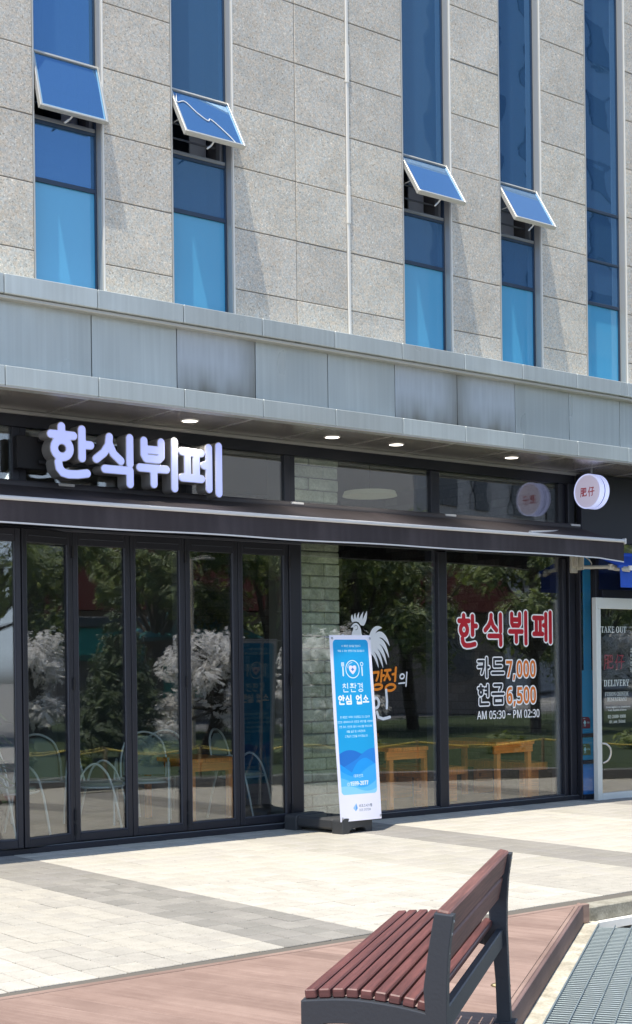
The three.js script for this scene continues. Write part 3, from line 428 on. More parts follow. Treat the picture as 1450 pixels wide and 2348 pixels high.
function syllable(ch) {
  if (CUSTOM[ch]) return CUSTOM[ch];
  const k = ch.charCodeAt(0) - 0xac00, ini = INI[Math.floor(k / 588)], v = Math.floor(k % 588 / 28), fin = FIN[k % 28], out = [], F = fin !== '';
  const put = (j, x0, y0, x1, y1) => (JAMO[j] ?? []).forEach((l) => out.push(l.map(([x, y]) => [x0 + (x1 - x0) * x, y0 + (y1 - y0) * y])));
  const line = (...p) => out.push(p);
  const vert = [0, 1, 2, 3, 4, 5, 6, 7, 20].includes(v), hor = [8, 12, 13, 17, 18].includes(v);
  const e = F ? 0.58 : 0.96;
  const bar = (x, kind) => { // kind: branches of a vertical vowel
    const m = e * 0.5; if (kind === 'r1') line([x, m], [x + 0.17, m]); if (kind === 'r2') { line([x, m - 0.09], [x + 0.17, m - 0.09]); line([x, m + 0.09], [x + 0.17, m + 0.09]); } if (kind === 'l1') line([x - 0.2, m], [x, m]); if (kind === 'l2') { line([x - 0.2, m - 0.09], [x, m - 0.09]); line([x - 0.2, m + 0.09], [x, m + 0.09]); } line([x, 0.03], [x, e]); };
  if (vert) {
    put(ini, 0.08, F ? 0.1 : 0.18, v === 4 || v === 6 || v === 5 || v === 7 ? 0.46 : 0.54, F ? 0.5 : 0.78);
    ({ 0: () => bar(0.76, 'r1'), 2: () => bar(0.76, 'r2'), 4: () => bar(0.82, 'l1'), 6: () => bar(0.82, 'l2'), 20: () => bar(0.82), 1: () => { bar(0.68, 'r1'); line([0.9, 0.03], [0.9, e]); }, 3: () => { bar(0.68, 'r2'); line([0.9, 0.03], [0.9, e]); }, 5: () => { bar(0.7, 'l1'); line([0.9, 0.03], [0.9, e]); }, 7: () => { bar(0.7, 'l2'); line([0.9, 0.03], [0.9, e]); } })[v]();
  } else if (hor) {
    put(ini, 0.2, F ? 0.06 : 0.1, 0.8, F ? 0.32 : 0.46); const y = F ? 0.5 : 0.8;
    line([0.04, y], [0.96, y]); const up = F ? 0.12 : 0.22;
    if (v === 8) line([0.5, y - up], [0.5, y]); if (v === 12) { line([0.36, y - up], [0.36, y]); line([0.64, y - up], [0.64, y]); } if (v === 13) line([0.5, y], [0.5, y + up * 0.9]); if (v === 17) { line([0.36, y], [0.36, y + up]); line([0.64, y], [0.64, y + up]); }
  } else {
    const y = F ? 0.48 : 0.74; put(ini, 0.1, F ? 0.06 : 0.12, 0.56, F ? 0.28 : 0.44); line([0.02, y], [0.66, y]);
    if (v < 12) line([0.34, y - 0.16], [0.34, y]); else if (v !== 19) line([0.34, y], [0.34, y + 0.2]);
    const f = F ? 0.6 : 0.97; line([0.82, 0.03], [0.82, f]); if (v === 9 || v === 10) line([0.82, f * 0.5], [0.97, f * 0.5]); if (v === 14 || v === 15) line([0.68, f * 0.62], [0.82, f * 0.62]); if (v === 10 || v === 15) line([0.96, 0.03], [0.96, f]);
  }
  if (F) put(fin, 0.2, 0.71, 0.86, 0.97);
  return out;
}
// draws strokes into a canvas: cells of w x h from x, y; letters that are not Hangul use the canvas font
function strokes(x, lines, px, py, w, h, lw, col) { x.strokeStyle = col; x.lineWidth = lw; x.lineCap = x.lineJoin = 'round'; for (const l of lines) { x.beginPath(); l.forEach(([a, b], i) => i ? x.lineTo(px + a * w, py + b * h) : x.moveTo(px + a * w, py + b * h)); x.stroke(); } }
function hangul(x, text, px, py, w, h, adv, lw, col) { let p = px; for (const ch of text) { if (ch === ' ') { p += adv * 0.45; continue; } if (ch >= '가' && ch <= '힣') { strokes(x, syllable(ch), p, py, w, h, lw, col); p += adv; } else { x.fillStyle = col; x.font = `${Math.round(h * 1.05)}px sans-serif`; x.textBaseline = 'alphabetic'; x.fillText(ch, p, py + h * 0.95); p += x.measureText(ch).width + adv * 0.06; } } return p; }
const hangulWidth = (x, text, h, adv) => { let p = 0; for (const ch of text) { if (ch === ' ') p += adv * 0.45; else if (ch >= '가' && ch <= '힣') p += adv; else { x.font = `${Math.round(h * 1.05)}px sans-serif`; p += x.measureText(ch).width + adv * 0.06; } } return p; };
// outline of thick strokes as THREE shapes (distance field, then contours)
function strokeShapes(lines, w, h, r) {
  const step = 0.009, pad = r + 0.02, nx = Math.ceil((w + 2 * pad) / step), ny = Math.ceil((h + 2 * pad) / step), f = new Float32Array((nx + 1) * (ny + 1));
  const segs = lines.flatMap((l) => l.slice(1).map((b, i) => [l[i][0] * w, h - l[i][1] * h, b[0] * w, h - b[1] * h]));
  for (let j = 0; j <= ny; j++) for (let i = 0; i <= nx; i++) { const X = i * step - pad, Y = j * step - pad; let d = 9; for (const [a, b, c, e] of segs) { const dx = c - a, dy = e - b, L = dx * dx + dy * dy, t = L ? Math.min(1, Math.max(0, ((X - a) * dx + (Y - b) * dy) / L)) : 0; d = Math.min(d, Math.hypot(X - a - dx * t, Y - b - dy * t)); } f[j * (nx + 1) + i] = d - r; }
  const next = new Map(), pos = new Map(), id = (i, j, e) => (j * (nx + 1) + i) * 2 + e, F = (i, j) => f[j * (nx + 1) + i];
  const edge = (i, j, e) => { const k = id(i, j, e); if (!pos.has(k)) { const a = F(i, j), b = e ? F(i, j + 1) : F(i + 1, j), t = a / (a - b); pos.set(k, [(i + (e ? 0 : t)) * step - pad, (j + (e ? t : 0)) * step - pad]); } return k; };
  for (let j = 0; j < ny; j++) for (let i = 0; i < nx; i++) {
    const c = (F(i, j) < 0 ? 1 : 0) | (F(i + 1, j) < 0 ? 2 : 0) | (F(i + 1, j + 1) < 0 ? 4 : 0) | (F(i, j + 1) < 0 ? 8 : 0); if (!c || c === 15) continue;
    const b = () => edge(i, j, 0), r2 = () => edge(i + 1, j, 1), t = () => edge(i, j + 1, 0), l = () => edge(i, j, 1);
    const T = { 1: [[b, l]], 2: [[r2, b]], 3: [[r2, l]], 4: [[t, r2]], 5: [[b, l], [t, r2]], 6: [[t, b]], 7: [[t, l]], 8: [[l, t]], 9: [[b, t]], 10: [[r2, b], [l, t]], 11: [[r2, t]], 12: [[l, r2]], 13: [[b, r2]], 14: [[l, b]] }[c];
    for (const [p, q] of T) next.set(p(), q());
  }
  const loops = []; while (next.size) { const s = next.keys().next().value, lp = []; let k = s; while (next.has(k)) { const n = next.get(k); next.delete(k); lp.push(pos.get(k)); k = n; } loops.push(lp); }
  const area = (p) => p.reduce((a, q, i) => a + q[0] * p[(i + 1) % p.length][1] - p[(i + 1) % p.length][0] * q[1], 0) / 2;
  const simple = (p) => { const keep = (a, b) => { let m = 0, mi = -1; const [ax, ay] = p[a], [bx, by] = p[b], L = Math.hypot(bx - ax, by - ay) || 1e-9; for (let i = a + 1; i < b; i++) { const d = L < 1e-6 ? Math.hypot(p[i][0] - ax, p[i][1] - ay) : Math.abs((bx - ax) * (ay - p[i][1]) - (ax - p[i][0]) * (by - ay)) / L; if (d > m) { m = d; mi = i; } } return m > 0.0007 ? [...keep(a, mi), mi, ...keep(mi, b)] : []; }; const h2 = Math.floor(p.length / 2); return [0, ...keep(0, h2), h2, ...keep(h2, p.length - 1)].map((i) => p[i]); };
  const big = loops.filter((l) => l.length > 8).map((l) => ({ p: simple(l), a: area(l) }));
  const sgn = Math.sign(big.reduce((m, l) => Math.abs(l.a) > Math.abs(m) ? l.a : m, 0)), inside = (q, p) => { let c = false; for (let i = 0, j = p.length - 1; i < p.length; j = i++) if ((p[i][1] > q[1]) !== (p[j][1] > q[1]) && q[0] < (p[j][0] - p[i][0]) * (q[1] - p[i][1]) / (p[j][1] - p[i][1]) + p[i][0]) c = !c; return c; };
  return big.filter((l) => l.a * sgn > 0).map((l) => { const s = new THREE.Shape(l.p.map((q) => new THREE.Vector2(...q))); for (const hl of big) if (hl.a * sgn < 0 && inside(hl.p[0], l.p)) s.holes.push(new THREE.Path(hl.p.map((q) => new THREE.Vector2(...q)))); return s; });
}

// ---------------------------------------------------------------- lit channel letters above the awning
{
  const t = thing('channel_letter_sign', 'row of four lit white Hangul channel letters in front of the transom glass', 'sign');
  const mSide = M({ name: 'letter_return', color: C(0.34, 0.33, 0.315), roughness: 0.5, metalness: 0.3 }), mFace = M({ name: 'lit_acrylic', color: C(0.4, 0.42, 0.58), emissive: C(0.27, 0.32, 0.72), emissiveIntensity: 0.8, roughness: 0.35 }), mRim = M({ name: 'letter_rim', color: C(0.62, 0.62, 0.66), roughness: 0.4, metalness: 0.2 });
  const L = [['한', -2.865, 0.44, 3.10, 0.43], ['식', -2.435, 0.42, 3.075, 0.43], ['뷔', -2.005, 0.42, 3.07, 0.43], ['페', -1.575, 0.44, 3.055, 0.455]];
  for (const [ch, x, w, y, h] of L) {
    const sh = strokeShapes(syllable(ch), w, h, 0.036), sf = strokeShapes(syllable(ch), w, h, 0.031);
    const l = part(t, numbered('letter'), new THREE.ExtrudeGeometry(sh, { depth: 0.14, bevelEnabled: false, curveSegments: 4 }), mSide, [x, y, 0.215]);
    part(l, 'letter_rim', new THREE.ExtrudeGeometry(sh, { depth: 0.006, bevelEnabled: true, bevelSize: 0.002, bevelThickness: 0.002, bevelSegments: 1, curveSegments: 4 }), mRim, [0, 0, 0.1425]);
    part(l, 'letter_face', new THREE.ExtrudeGeometry(sf, { depth: 0.004, bevelEnabled: false, curveSegments: 4 }), mFace, [0, 0, 0.1515]);
  }
  part(t, 'mounting_rail', [bb(-2.85, -1.15, 3.22, 3.25, 0.175, 0.205, 0.003), bb(-2.85, -1.15, 3.40, 3.43, 0.175, 0.205, 0.003), ...[-2.6, -1.95, -1.3].flatMap((x) => [bb(x, x + 0.03, 3.405, 3.425, 0.02, 0.174, 0.002)])], mBlack);
  part(t, 'power_box', bb(-3.02, -2.62, 3.18, 3.45, 0.07, 0.15, 0.006), mBlack);
}
// ---------------------------------------------------------------- round blade sign
const HAN = { // the two characters of the shop name, brush strokes in a unit square
  '肥': [[[0.08, 0.08], [0.07, 0.55], [0.0, 0.95]], [[0.08, 0.08], [0.36, 0.08], [0.36, 0.9], [0.28, 0.86]], [[0.1, 0.34], [0.36, 0.34]], [[0.1, 0.58], [0.36, 0.58]], [[0.5, 0.1], [0.9, 0.1], [0.9, 0.5], [0.5, 0.5]], [[0.7, 0.1], [0.7, 0.5]], [[0.5, 0.1], [0.5, 0.88], [0.95, 0.88], [0.97, 0.72]]],
  '仔': [[[0.28, 0.05], [0.16, 0.35], [0.0, 0.55]], [[0.17, 0.36], [0.17, 0.98]], [[0.42, 0.12], [0.9, 0.1], [0.68, 0.34]], [[0.68, 0.34], [0.68, 0.88], [0.56, 0.94]], [[0.34, 0.52], [1.0, 0.48]]],
};
{
  const t = thing('blade_sign', 'round white lit blade sign with two red characters hanging over the shop entrance', 'sign', [3.74, 3.41, 0.42]);
  const [c, x] = canvas(512, 512); x.fillStyle = '#c9c4cf'; x.fillRect(0, 0, 512, 512);
  strokes(x, HAN['肥'], 120, 190, 120, 150, 15, '#8f2430'); strokes(x, HAN['仔'], 275, 190, 120, 150, 15, '#8f2430');
  const tx = ctex(c), face = M({ name: 'sign_face', map: tx, emissiveMap: tx, emissive: C(0.62, 0.6, 0.72), emissiveIntensity: 0.55, roughness: 0.4 }), R = 0.19, D = 0.072;
  const mRim = M({ name: 'lit_rim', color: C(0.72, 0.74, 0.85), emissive: C(0.5, 0.56, 0.95), emissiveIntensity: 0.55, roughness: 0.4 }), mBand = M({ color: C(0.03, 0.05, 0.22), roughness: 0.4 });
  const cyl = (r, h, off) => new THREE.CylinderGeometry(r, r, h, 56).rotateZ(Math.PI / 2).translate(off, 0, 0);
  part(t, 'drum', [cyl(R, 0.062, -0.04).toNonIndexed(), cyl(R, 0.062, 0.04).toNonIndexed()], mRim);
  part(t, 'band', cyl(R - 0.006, 0.02, 0), mBand);
  part(t, 'rim_ring', new THREE.TorusGeometry(R - 0.006, 0.008, 8, 56).rotateY(Math.PI / 2).translate(-D, 0, 0), mRim);
  const disc = new THREE.CircleGeometry(R - 0.012, 56).rotateY(-Math.PI / 2); part(t, 'sign_face', disc, face, [-D - 0.002, 0, 0]);
  part(t, 'sign_face', new THREE.CircleGeometry(R - 0.012, 56).rotateY(Math.PI / 2), face, [D + 0.002, 0, 0]);
  part(t, 'hanger', rod([0, R - 0.002, 0], [0, 0.262, 0], 0.012), mAluDark);
}
// ---------------------------------------------------------------- recessed lights in the soffit
{
  const lens = glow(1, 0.93, 0.82, 3.2), ord = ['above the lit channel letters, nearest the doors', 'above the brick pillar, left of a close pair', 'right of a close pair, above the first display window', 'above the second display window by the blade sign'];
  [[-1.525, 0.445], [0.05, 0.463], [0.845, 0.466], [2.42, 0.485]].forEach(([x, z], i) => {
    const t = thing('recessed_light', 'round recessed soffit light lit ' + ord[i], 'light', [x, 3.672, z], 0, 'recessed lights in the soffit');
    part(t, 'trim_ring', new THREE.TorusGeometry(0.072, 0.009, 8, 32).rotateX(Math.PI / 2), mSoffitEdge); part(t, 'lens', new THREE.CylinderGeometry(0.066, 0.066, 0.008, 32), lens, [0, -0.004, 0]);
    const s = new THREE.SpotLight(new THREE.Color(1, 0.93, 0.82), 1.2, 0, 1.1, 0.6, 2); s.name = 'recessed_lamp'; s.position.set(x, 3.655, z); s.target.position.set(x, 0, z); s.castShadow = true; scene.add(s, s.target);
  });
}
// ---------------------------------------------------------------- lettering on the glass
function decal(name, label, category, w, h, pos, W, H, draw, rotY = 0) {
  const [c, x] = canvas(W, H); draw(x, W, H); const tx = ctex(c), m = M({ name: 'vinyl_print', map: tx, transparent: true, roughness: 0.5 });
  const g = new THREE.PlaneGeometry(w, h); const o = new THREE.Mesh(g, m); o.name = numbered(name); o.position.set(...pos); o.rotation.y = rotY; o.userData = { label, category }; o.castShadow = false; o.receiveShadow = true; scene.add(o); return o;
}
decal('window_lettering', 'red white and orange vinyl lettering with prices and opening hours on the display window', 'lettering', 1.6, 1.28, [2.81, 1.51, -0.003], 1280, 1024, (x) => {
  const K = 800, X = (m) => (m - 2.01) * K, Y = (m) => (2.15 - m) * K; // metres to pixels

  const title = [['한', 2.085, 2.055], ['식', 2.475, 2.08], ['뷔', 2.855, 2.095], ['페', 3.235, 2.11]];
  for (const [c, mx, my] of title) strokes(x, syllable(c), X(mx), Y(my - 0.0), 0.30 * K, 0.35 * K, 0.052 * K + 26, '#ffffff');
  for (const [c, mx, my] of title) strokes(x, syllable(c), X(mx), Y(my - 0.0), 0.30 * K, 0.35 * K, 0.052 * K, '#c3142a');
  const row = (txt, price, my, dy) => {
    [...txt].forEach((c, i) => strokes(x, syllable(c), X(2.37 + i * 0.215), Y(my + i * 0.005), 0.185 * K, 0.215 * K, 0.027 * K + 22, '#ffffff'));
    [...txt].forEach((c, i) => strokes(x, syllable(c), X(2.37 + i * 0.215), Y(my + i * 0.005), 0.185 * K, 0.215 * K, 0.027 * K, '#20222c'));
    x.font = 'bold 190px sans-serif'; x.textBaseline = 'alphabetic'; x.lineJoin = 'round'; x.save(); x.translate(X(2.80), Y(my - 0.215)); x.scale(0.80, 1.06); x.lineWidth = 24; x.strokeStyle = '#ffffff'; x.strokeText(price, 0, 0); x.fillStyle = '#ea7d22'; x.fillText(price, 0, 0); x.restore();
  };
  row('카드', '7,000', 1.60); row('현금', '6,500', 1.312);
  x.fillStyle = '#ffffff'; x.save(); x.translate(X(2.36), Y(0.945)); x.rotate(0.004); x.scale(0.815, 0.96); x.font = '100px sans-serif'; x.fillText('AM 05:30 ~ PM 02:30', 0, 0); x.lineWidth = 2.5; x.strokeStyle = '#fff'; x.strokeText('AM 05:30 ~ PM 02:30', 0, 0); x.restore();
});
decal('window_emblem', 'white rooster emblem with orange and white brush lettering on the glass behind the banner', 'emblem', 0.85, 1.2, [0.965, 1.5, -0.003], 680, 960, (x) => {
  const K = 800, X = (m) => (m - 0.54) * K, Y = (m) => (2.1 - m) * K, P = (pts) => { x.beginPath(); pts.forEach((p, i) => p.length === 2 ? (i ? x.lineTo(X(p[0]), Y(p[1])) : x.moveTo(X(p[0]), Y(p[1]))) : x.quadraticCurveTo(X(p[0]), Y(p[1]), X(p[2]), Y(p[3]))); x.closePath(); x.fill(); };
  x.fillStyle = '#e6eaee';
  // comb
  P([[0.655, 1.955], [0.62, 2.0, 0.655, 2.035], [0.66, 2.0, 0.675, 1.985], [0.67, 2.03, 0.695, 2.05], [0.695, 2.01, 0.71, 1.995], [0.715, 2.035, 0.745, 2.06], [0.735, 2.01, 0.745, 1.995], [0.765, 2.035, 0.80, 2.068], [0.785, 2.02, 0.79, 1.985], [0.81, 2.03, 0.845, 2.075], [0.85, 1.97, 0.80, 1.925], [0.76, 1.92, 0.74, 1.955], [0.70, 1.975, 0.655, 1.955]]);
  // head and neck
  P([[0.665, 1.94], [0.70, 1.965, 0.735, 1.935], [0.77, 1.90, 0.77, 1.85], [0.79, 1.80, 0.82, 1.785], [0.88, 1.77, 0.905, 1.72], [0.90, 1.62, 0.84, 1.56], [0.72, 1.56, 0.665, 1.63], [0.64, 1.70, 0.65, 1.79], [0.635, 1.82, 0.645, 1.855], [0.67, 1.89, 0.665, 1.905], [0.645, 1.91, 0.63, 1.90], [0.645, 1.925, 0.665, 1.94]]);
  // tail feathers
  const feather = (a, b, c, w) => { const n = 26, L = [], Rr = []; for (let i = 0; i <= n; i++) { const t = i / n, px = (1 - t) * (1 - t) * a[0] + 2 * t * (1 - t) * b[0] + t * t * c[0], py = (1 - t) * (1 - t) * a[1] + 2 * t * (1 - t) * b[1] + t * t * c[1], dx = 2 * (1 - t) * (b[0] - a[0]) + 2 * t * (c[0] - b[0]), dy = 2 * (1 - t) * (b[1] - a[1]) + 2 * t * (c[1] - b[1]), d = Math.hypot(dx, dy) || 1, k = w * Math.pow(Math.sin(Math.PI * (0.12 + 0.88 * t)), 0.7); L.push([px - dy / d * k, py + dx / d * k]); Rr.push([px + dy / d * k, py - dx / d * k]); } P([...L, ...Rr.reverse()]); };
  feather([0.87, 1.70], [0.90, 1.93], [1.04, 1.905], 0.03); feather([0.88, 1.69], [1.0, 1.97], [1.14, 1.72], 0.032); feather([0.88, 1.68], [1.02, 1.90], [1.13, 1.60], 0.03); feather([0.88, 1.67], [1.0, 1.83], [1.10, 1.53], 0.027); feather([0.88, 1.66], [0.97, 1.76], [1.05, 1.50], 0.024); feather([0.87, 1.65], [0.93, 1.70], [0.99, 1.50], 0.02);
  x.strokeStyle = '#4a5058'; x.lineWidth = 4; x.beginPath(); x.arc(X(0.70), Y(1.905), 0.022 * K, -2.6, 1.9); x.stroke(); for (let i = 0; i < 6; i++) { x.beginPath(); x.moveTo(X(0.66 + i * 0.035), Y(1.70)); x.lineTo(X(0.675 + i * 0.035), Y(1.63)); x.stroke(); }
  const brush = (ch, mx, my, w, h, lw, col) => { x.save(); x.translate(X(mx), Y(my)); x.transform(1, -0.06, -0.1, 1, 0, 0); strokes(x, syllable(ch), 0, 0, w * K, h * K, lw, col); strokes(x, syllable(ch), 3, 4, w * K * 0.98, h * K * 0.98, lw * 0.7, col); x.restore(); };
  brush('강', 0.89, 1.475, 0.185, 0.20, 22, '#f08a1d'); brush('정', 1.06, 1.50, 0.195, 0.24, 22, '#f08a1d'); brush('의', 1.265, 1.455, 0.125, 0.15, 12, '#e9edf1');
  x.save(); x.translate(X(0.93), Y(1.285)); strokes(x, [arc(0.06, 0.44, 0.17), [[0.62, 0.02], [0.66, 0.4], [0.64, 0.62]], [[0.12, 0.74], [0.2, 0.92], [0.45, 0.98], [0.8, 0.93]]], 0, 0, 0.25 * K, 0.3 * K, 24, '#e9edf1'); x.restore();
});

// ---------------------------------------------------------------- neighbour entrance on the right
{
  const t = thing('neighbour_shopfront', 'dark neighbouring shop entrance with a blue filmed side pane and white framed glass door', 'shopfront'), z0 = 0.12;
  part(t, 'frame', [bb(3.864, 3.884, -0.05, 2.9, 0.06, 0.125, 0.004), bb(4.105, 4.16, -0.05, 2.9, 0.06, 0.15, 0.004), bb(3.884, 4.105, 0.70, 0.735, 0.07, 0.135, 0.003), bb(3.884, 4.105, 0.40, 0.435, 0.07, 0.135, 0.003), bb(3.884, 4.105, -0.05, 0.05, 0.06, 0.14, 0.003), bb(4.16, 8.5, 2.27, 2.36, 0.06, 0.2, 0.004), bb(3.902, 8.5, 2.9, 3.655, 0.05, 0.13, 0.004), bb(5.1, 5.2, -0.05, 2.27, 0.06, 0.2, 0.004)], mFrame);
  const film = MP({ name: 'blue_film', color: C(0.05, 0.31, 0.54), roughness: 0.12, transmission: 0.35, thickness: 0, clearcoat: 1, clearcoatRoughness: 0.02 }), film2 = MP({ name: 'bright_blue_film', color: C(0.05, 0.24, 0.62), roughness: 0.2, transmission: 0.2, thickness: 0, clearcoat: 1, clearcoatRoughness: 0.02 });
  part(t, 'pane', bb(3.884, 4.105, 0.735, 2.9, 0.095, 0.105, 0), mGlass); part(t, 'pane', bb(3.884, 4.105, 0.435, 0.70, 0.095, 0.105, 0), mGlass); part(t, 'pane', bb(3.884, 4.105, 0.05, 0.40, 0.095, 0.105, 0), mGlass);
  part(t, 'film_strip', bb(3.93, 4.06, 1.45, 2.86, 0.106, 0.1085, 0), film); part(t, 'film_strip', bb(3.888, 4.1, 0.74, 1.449, 0.106, 0.1085, 0), film); part(t, 'film_strip', bb(3.888, 4.1, 0.44, 0.695, 0.106, 0.1085, 0), film); part(t, 'film_strip', bb(3.89, 4.1, 0.055, 0.395, 0.106, 0.1085, 0), film2);
  part(t, 'pane', bb(4.16, 8.5, 2.36, 2.9, 0.095, 0.105, 0), mGlass); part(t, 'pane', bb(5.2, 8.5, 0.05, 2.27, 0.095, 0.105, 0), mGlass); part(t, 'sill', bb(3.902, 8.5, -0.15, -0.051, -0.1, 0.24, 0.004), mAluDark);
  // door
  const d = grp(t, 'door', [3.93, -0.03, 0.27]), mW = M({ name: 'white_door_frame', color: C(0.7, 0.72, 0.68), roughness: 0.4 }), w = 0.98;
  part(d, 'door_frame', [bb(0, 0.03, 0, 2.29, -0.035, 0.03, 0.004), bb(0.032, 0.085, 0.0, 2.165, -0.03, 0.022, 0.004), bb(w - 0.085, w, 0, 2.29, -0.03, 0.022, 0.004), bb(0.032, w - 0.086, 2.167, 2.29, -0.03, 0.026, 0.004), bb(0.086, w - 0.086, 0, 0.10, -0.03, 0.022, 0.004)], mW);
  part(d, 'pane', bb(0.083, w - 0.083, 0.098, 2.169, -0.012, 0, 0), mGlass);
  part(d, 'handle', tube([[0.075, 0.66, 0.02], [0.1, 0.655, 0.06], [0.14, 0.61, 0.085], [0.15, 0.54, 0.085], [0.13, 0.47, 0.06], [0.1, 0.44, 0.02]], 0.011, 40, 8), M({ color: C(0.62, 0.6, 0.56), roughness: 0.3, metalness: 0.6 }));
  part(d, 'bottom_seal', bb(0.04, w - 0.02, -0.025, -0.003, -0.02, 0.0, 0.002), mBlack);
  part(d, 'door_closer', bb(0.3, 0.55, 2.2, 2.26, -0.075, -0.032, 0.005), mAluDark);
}
decal('door_lettering', 'white serif take out and delivery lettering with red characters on the neighbour glass door', 'lettering', 0.78, 1.9, [4.42, 1.2, 0.263], 512, 1248, (x, W, H) => {
  const K = W / 0.78, X = (m) => (m - 4.03) * K, Y = (m) => (2.15 - m) * K; x.fillStyle = '#e8ece8'; x.textBaseline = 'alphabetic';
  const text = (s, mx, my, h, wd, font = 'serif', b = 'bold ') => { x.save(); x.translate(X(mx), Y(my)); x.font = b + Math.round(h * K * 1.38) + 'px ' + font; const k = wd * K / x.measureText(s).width; x.scale(k, 1); x.fillText(s, 0, 0); x.restore(); };
  text('TAKE OUT', 4.045, 1.87, 0.07, 0.44); strokes(x, HAN['肥'], X(4.10), Y(1.63), 0.15 * K, 0.18 * K, 9, '#9c2f3c'); strokes(x, HAN['仔'], X(4.29), Y(1.63), 0.15 * K, 0.18 * K, 9, '#9c2f3c');
  text('DELIVERY', 4.085, 1.265, 0.075, 0.44); text('FUSION CHINESE', 4.105, 1.155, 0.045, 0.41); text('RESTAURANT', 4.14, 1.095, 0.045, 0.34); text('Gasan digital 1-ro, Geumcheon', 4.12, 1.02, 0.022, 0.42); text('Seoul, Republic of Korea', 4.15, 0.985, 0.022, 0.32); text('02-2680-1008', 4.15, 0.905, 0.038, 0.31); text('@i_am_feizai', 4.17, 0.85, 0.034, 0.28);
  ['퓨', '전', '반', '점'].forEach((c, i) => strokes(x, syllable(c), X(4.545), Y(1.70 - i * 0.075), 0.05 * K, 0.055 * K, 4, '#dfe4e0'));
});
for (const [y, col, lab] of [[0.80, '#5a1e30', 'dark red sticker with a pale figure on the blue side pane'], [0.50, '#4b5a3a', 'olive green sticker with a pale figure on the lower blue side pane']]) decal('pane_sticker', lab, 'sticker', 0.13, 0.13, [3.962, y + 0.06, 0.1115], 160, 160, (x) => {
  x.fillStyle = col; x.beginPath(); x.moveTo(0, 0); x.lineTo(110, 0); x.quadraticCurveTo(150, 10, 158, 60); x.lineTo(158, 158); x.lineTo(0, 158); x.fill(); x.fillStyle = '#86b6bc'; x.beginPath(); x.moveTo(45, 40); x.lineTo(75, 80); x.lineTo(45, 112); x.lineTo(15, 80); x.fill(); x.fillRect(28, 108, 10, 26); x.fillRect(52, 108, 10, 26); x.fillRect(14, 16, 40, 8); hangul(x, '안심', 92, 66, 22, 24, 26, 4, '#86b6bc'); });

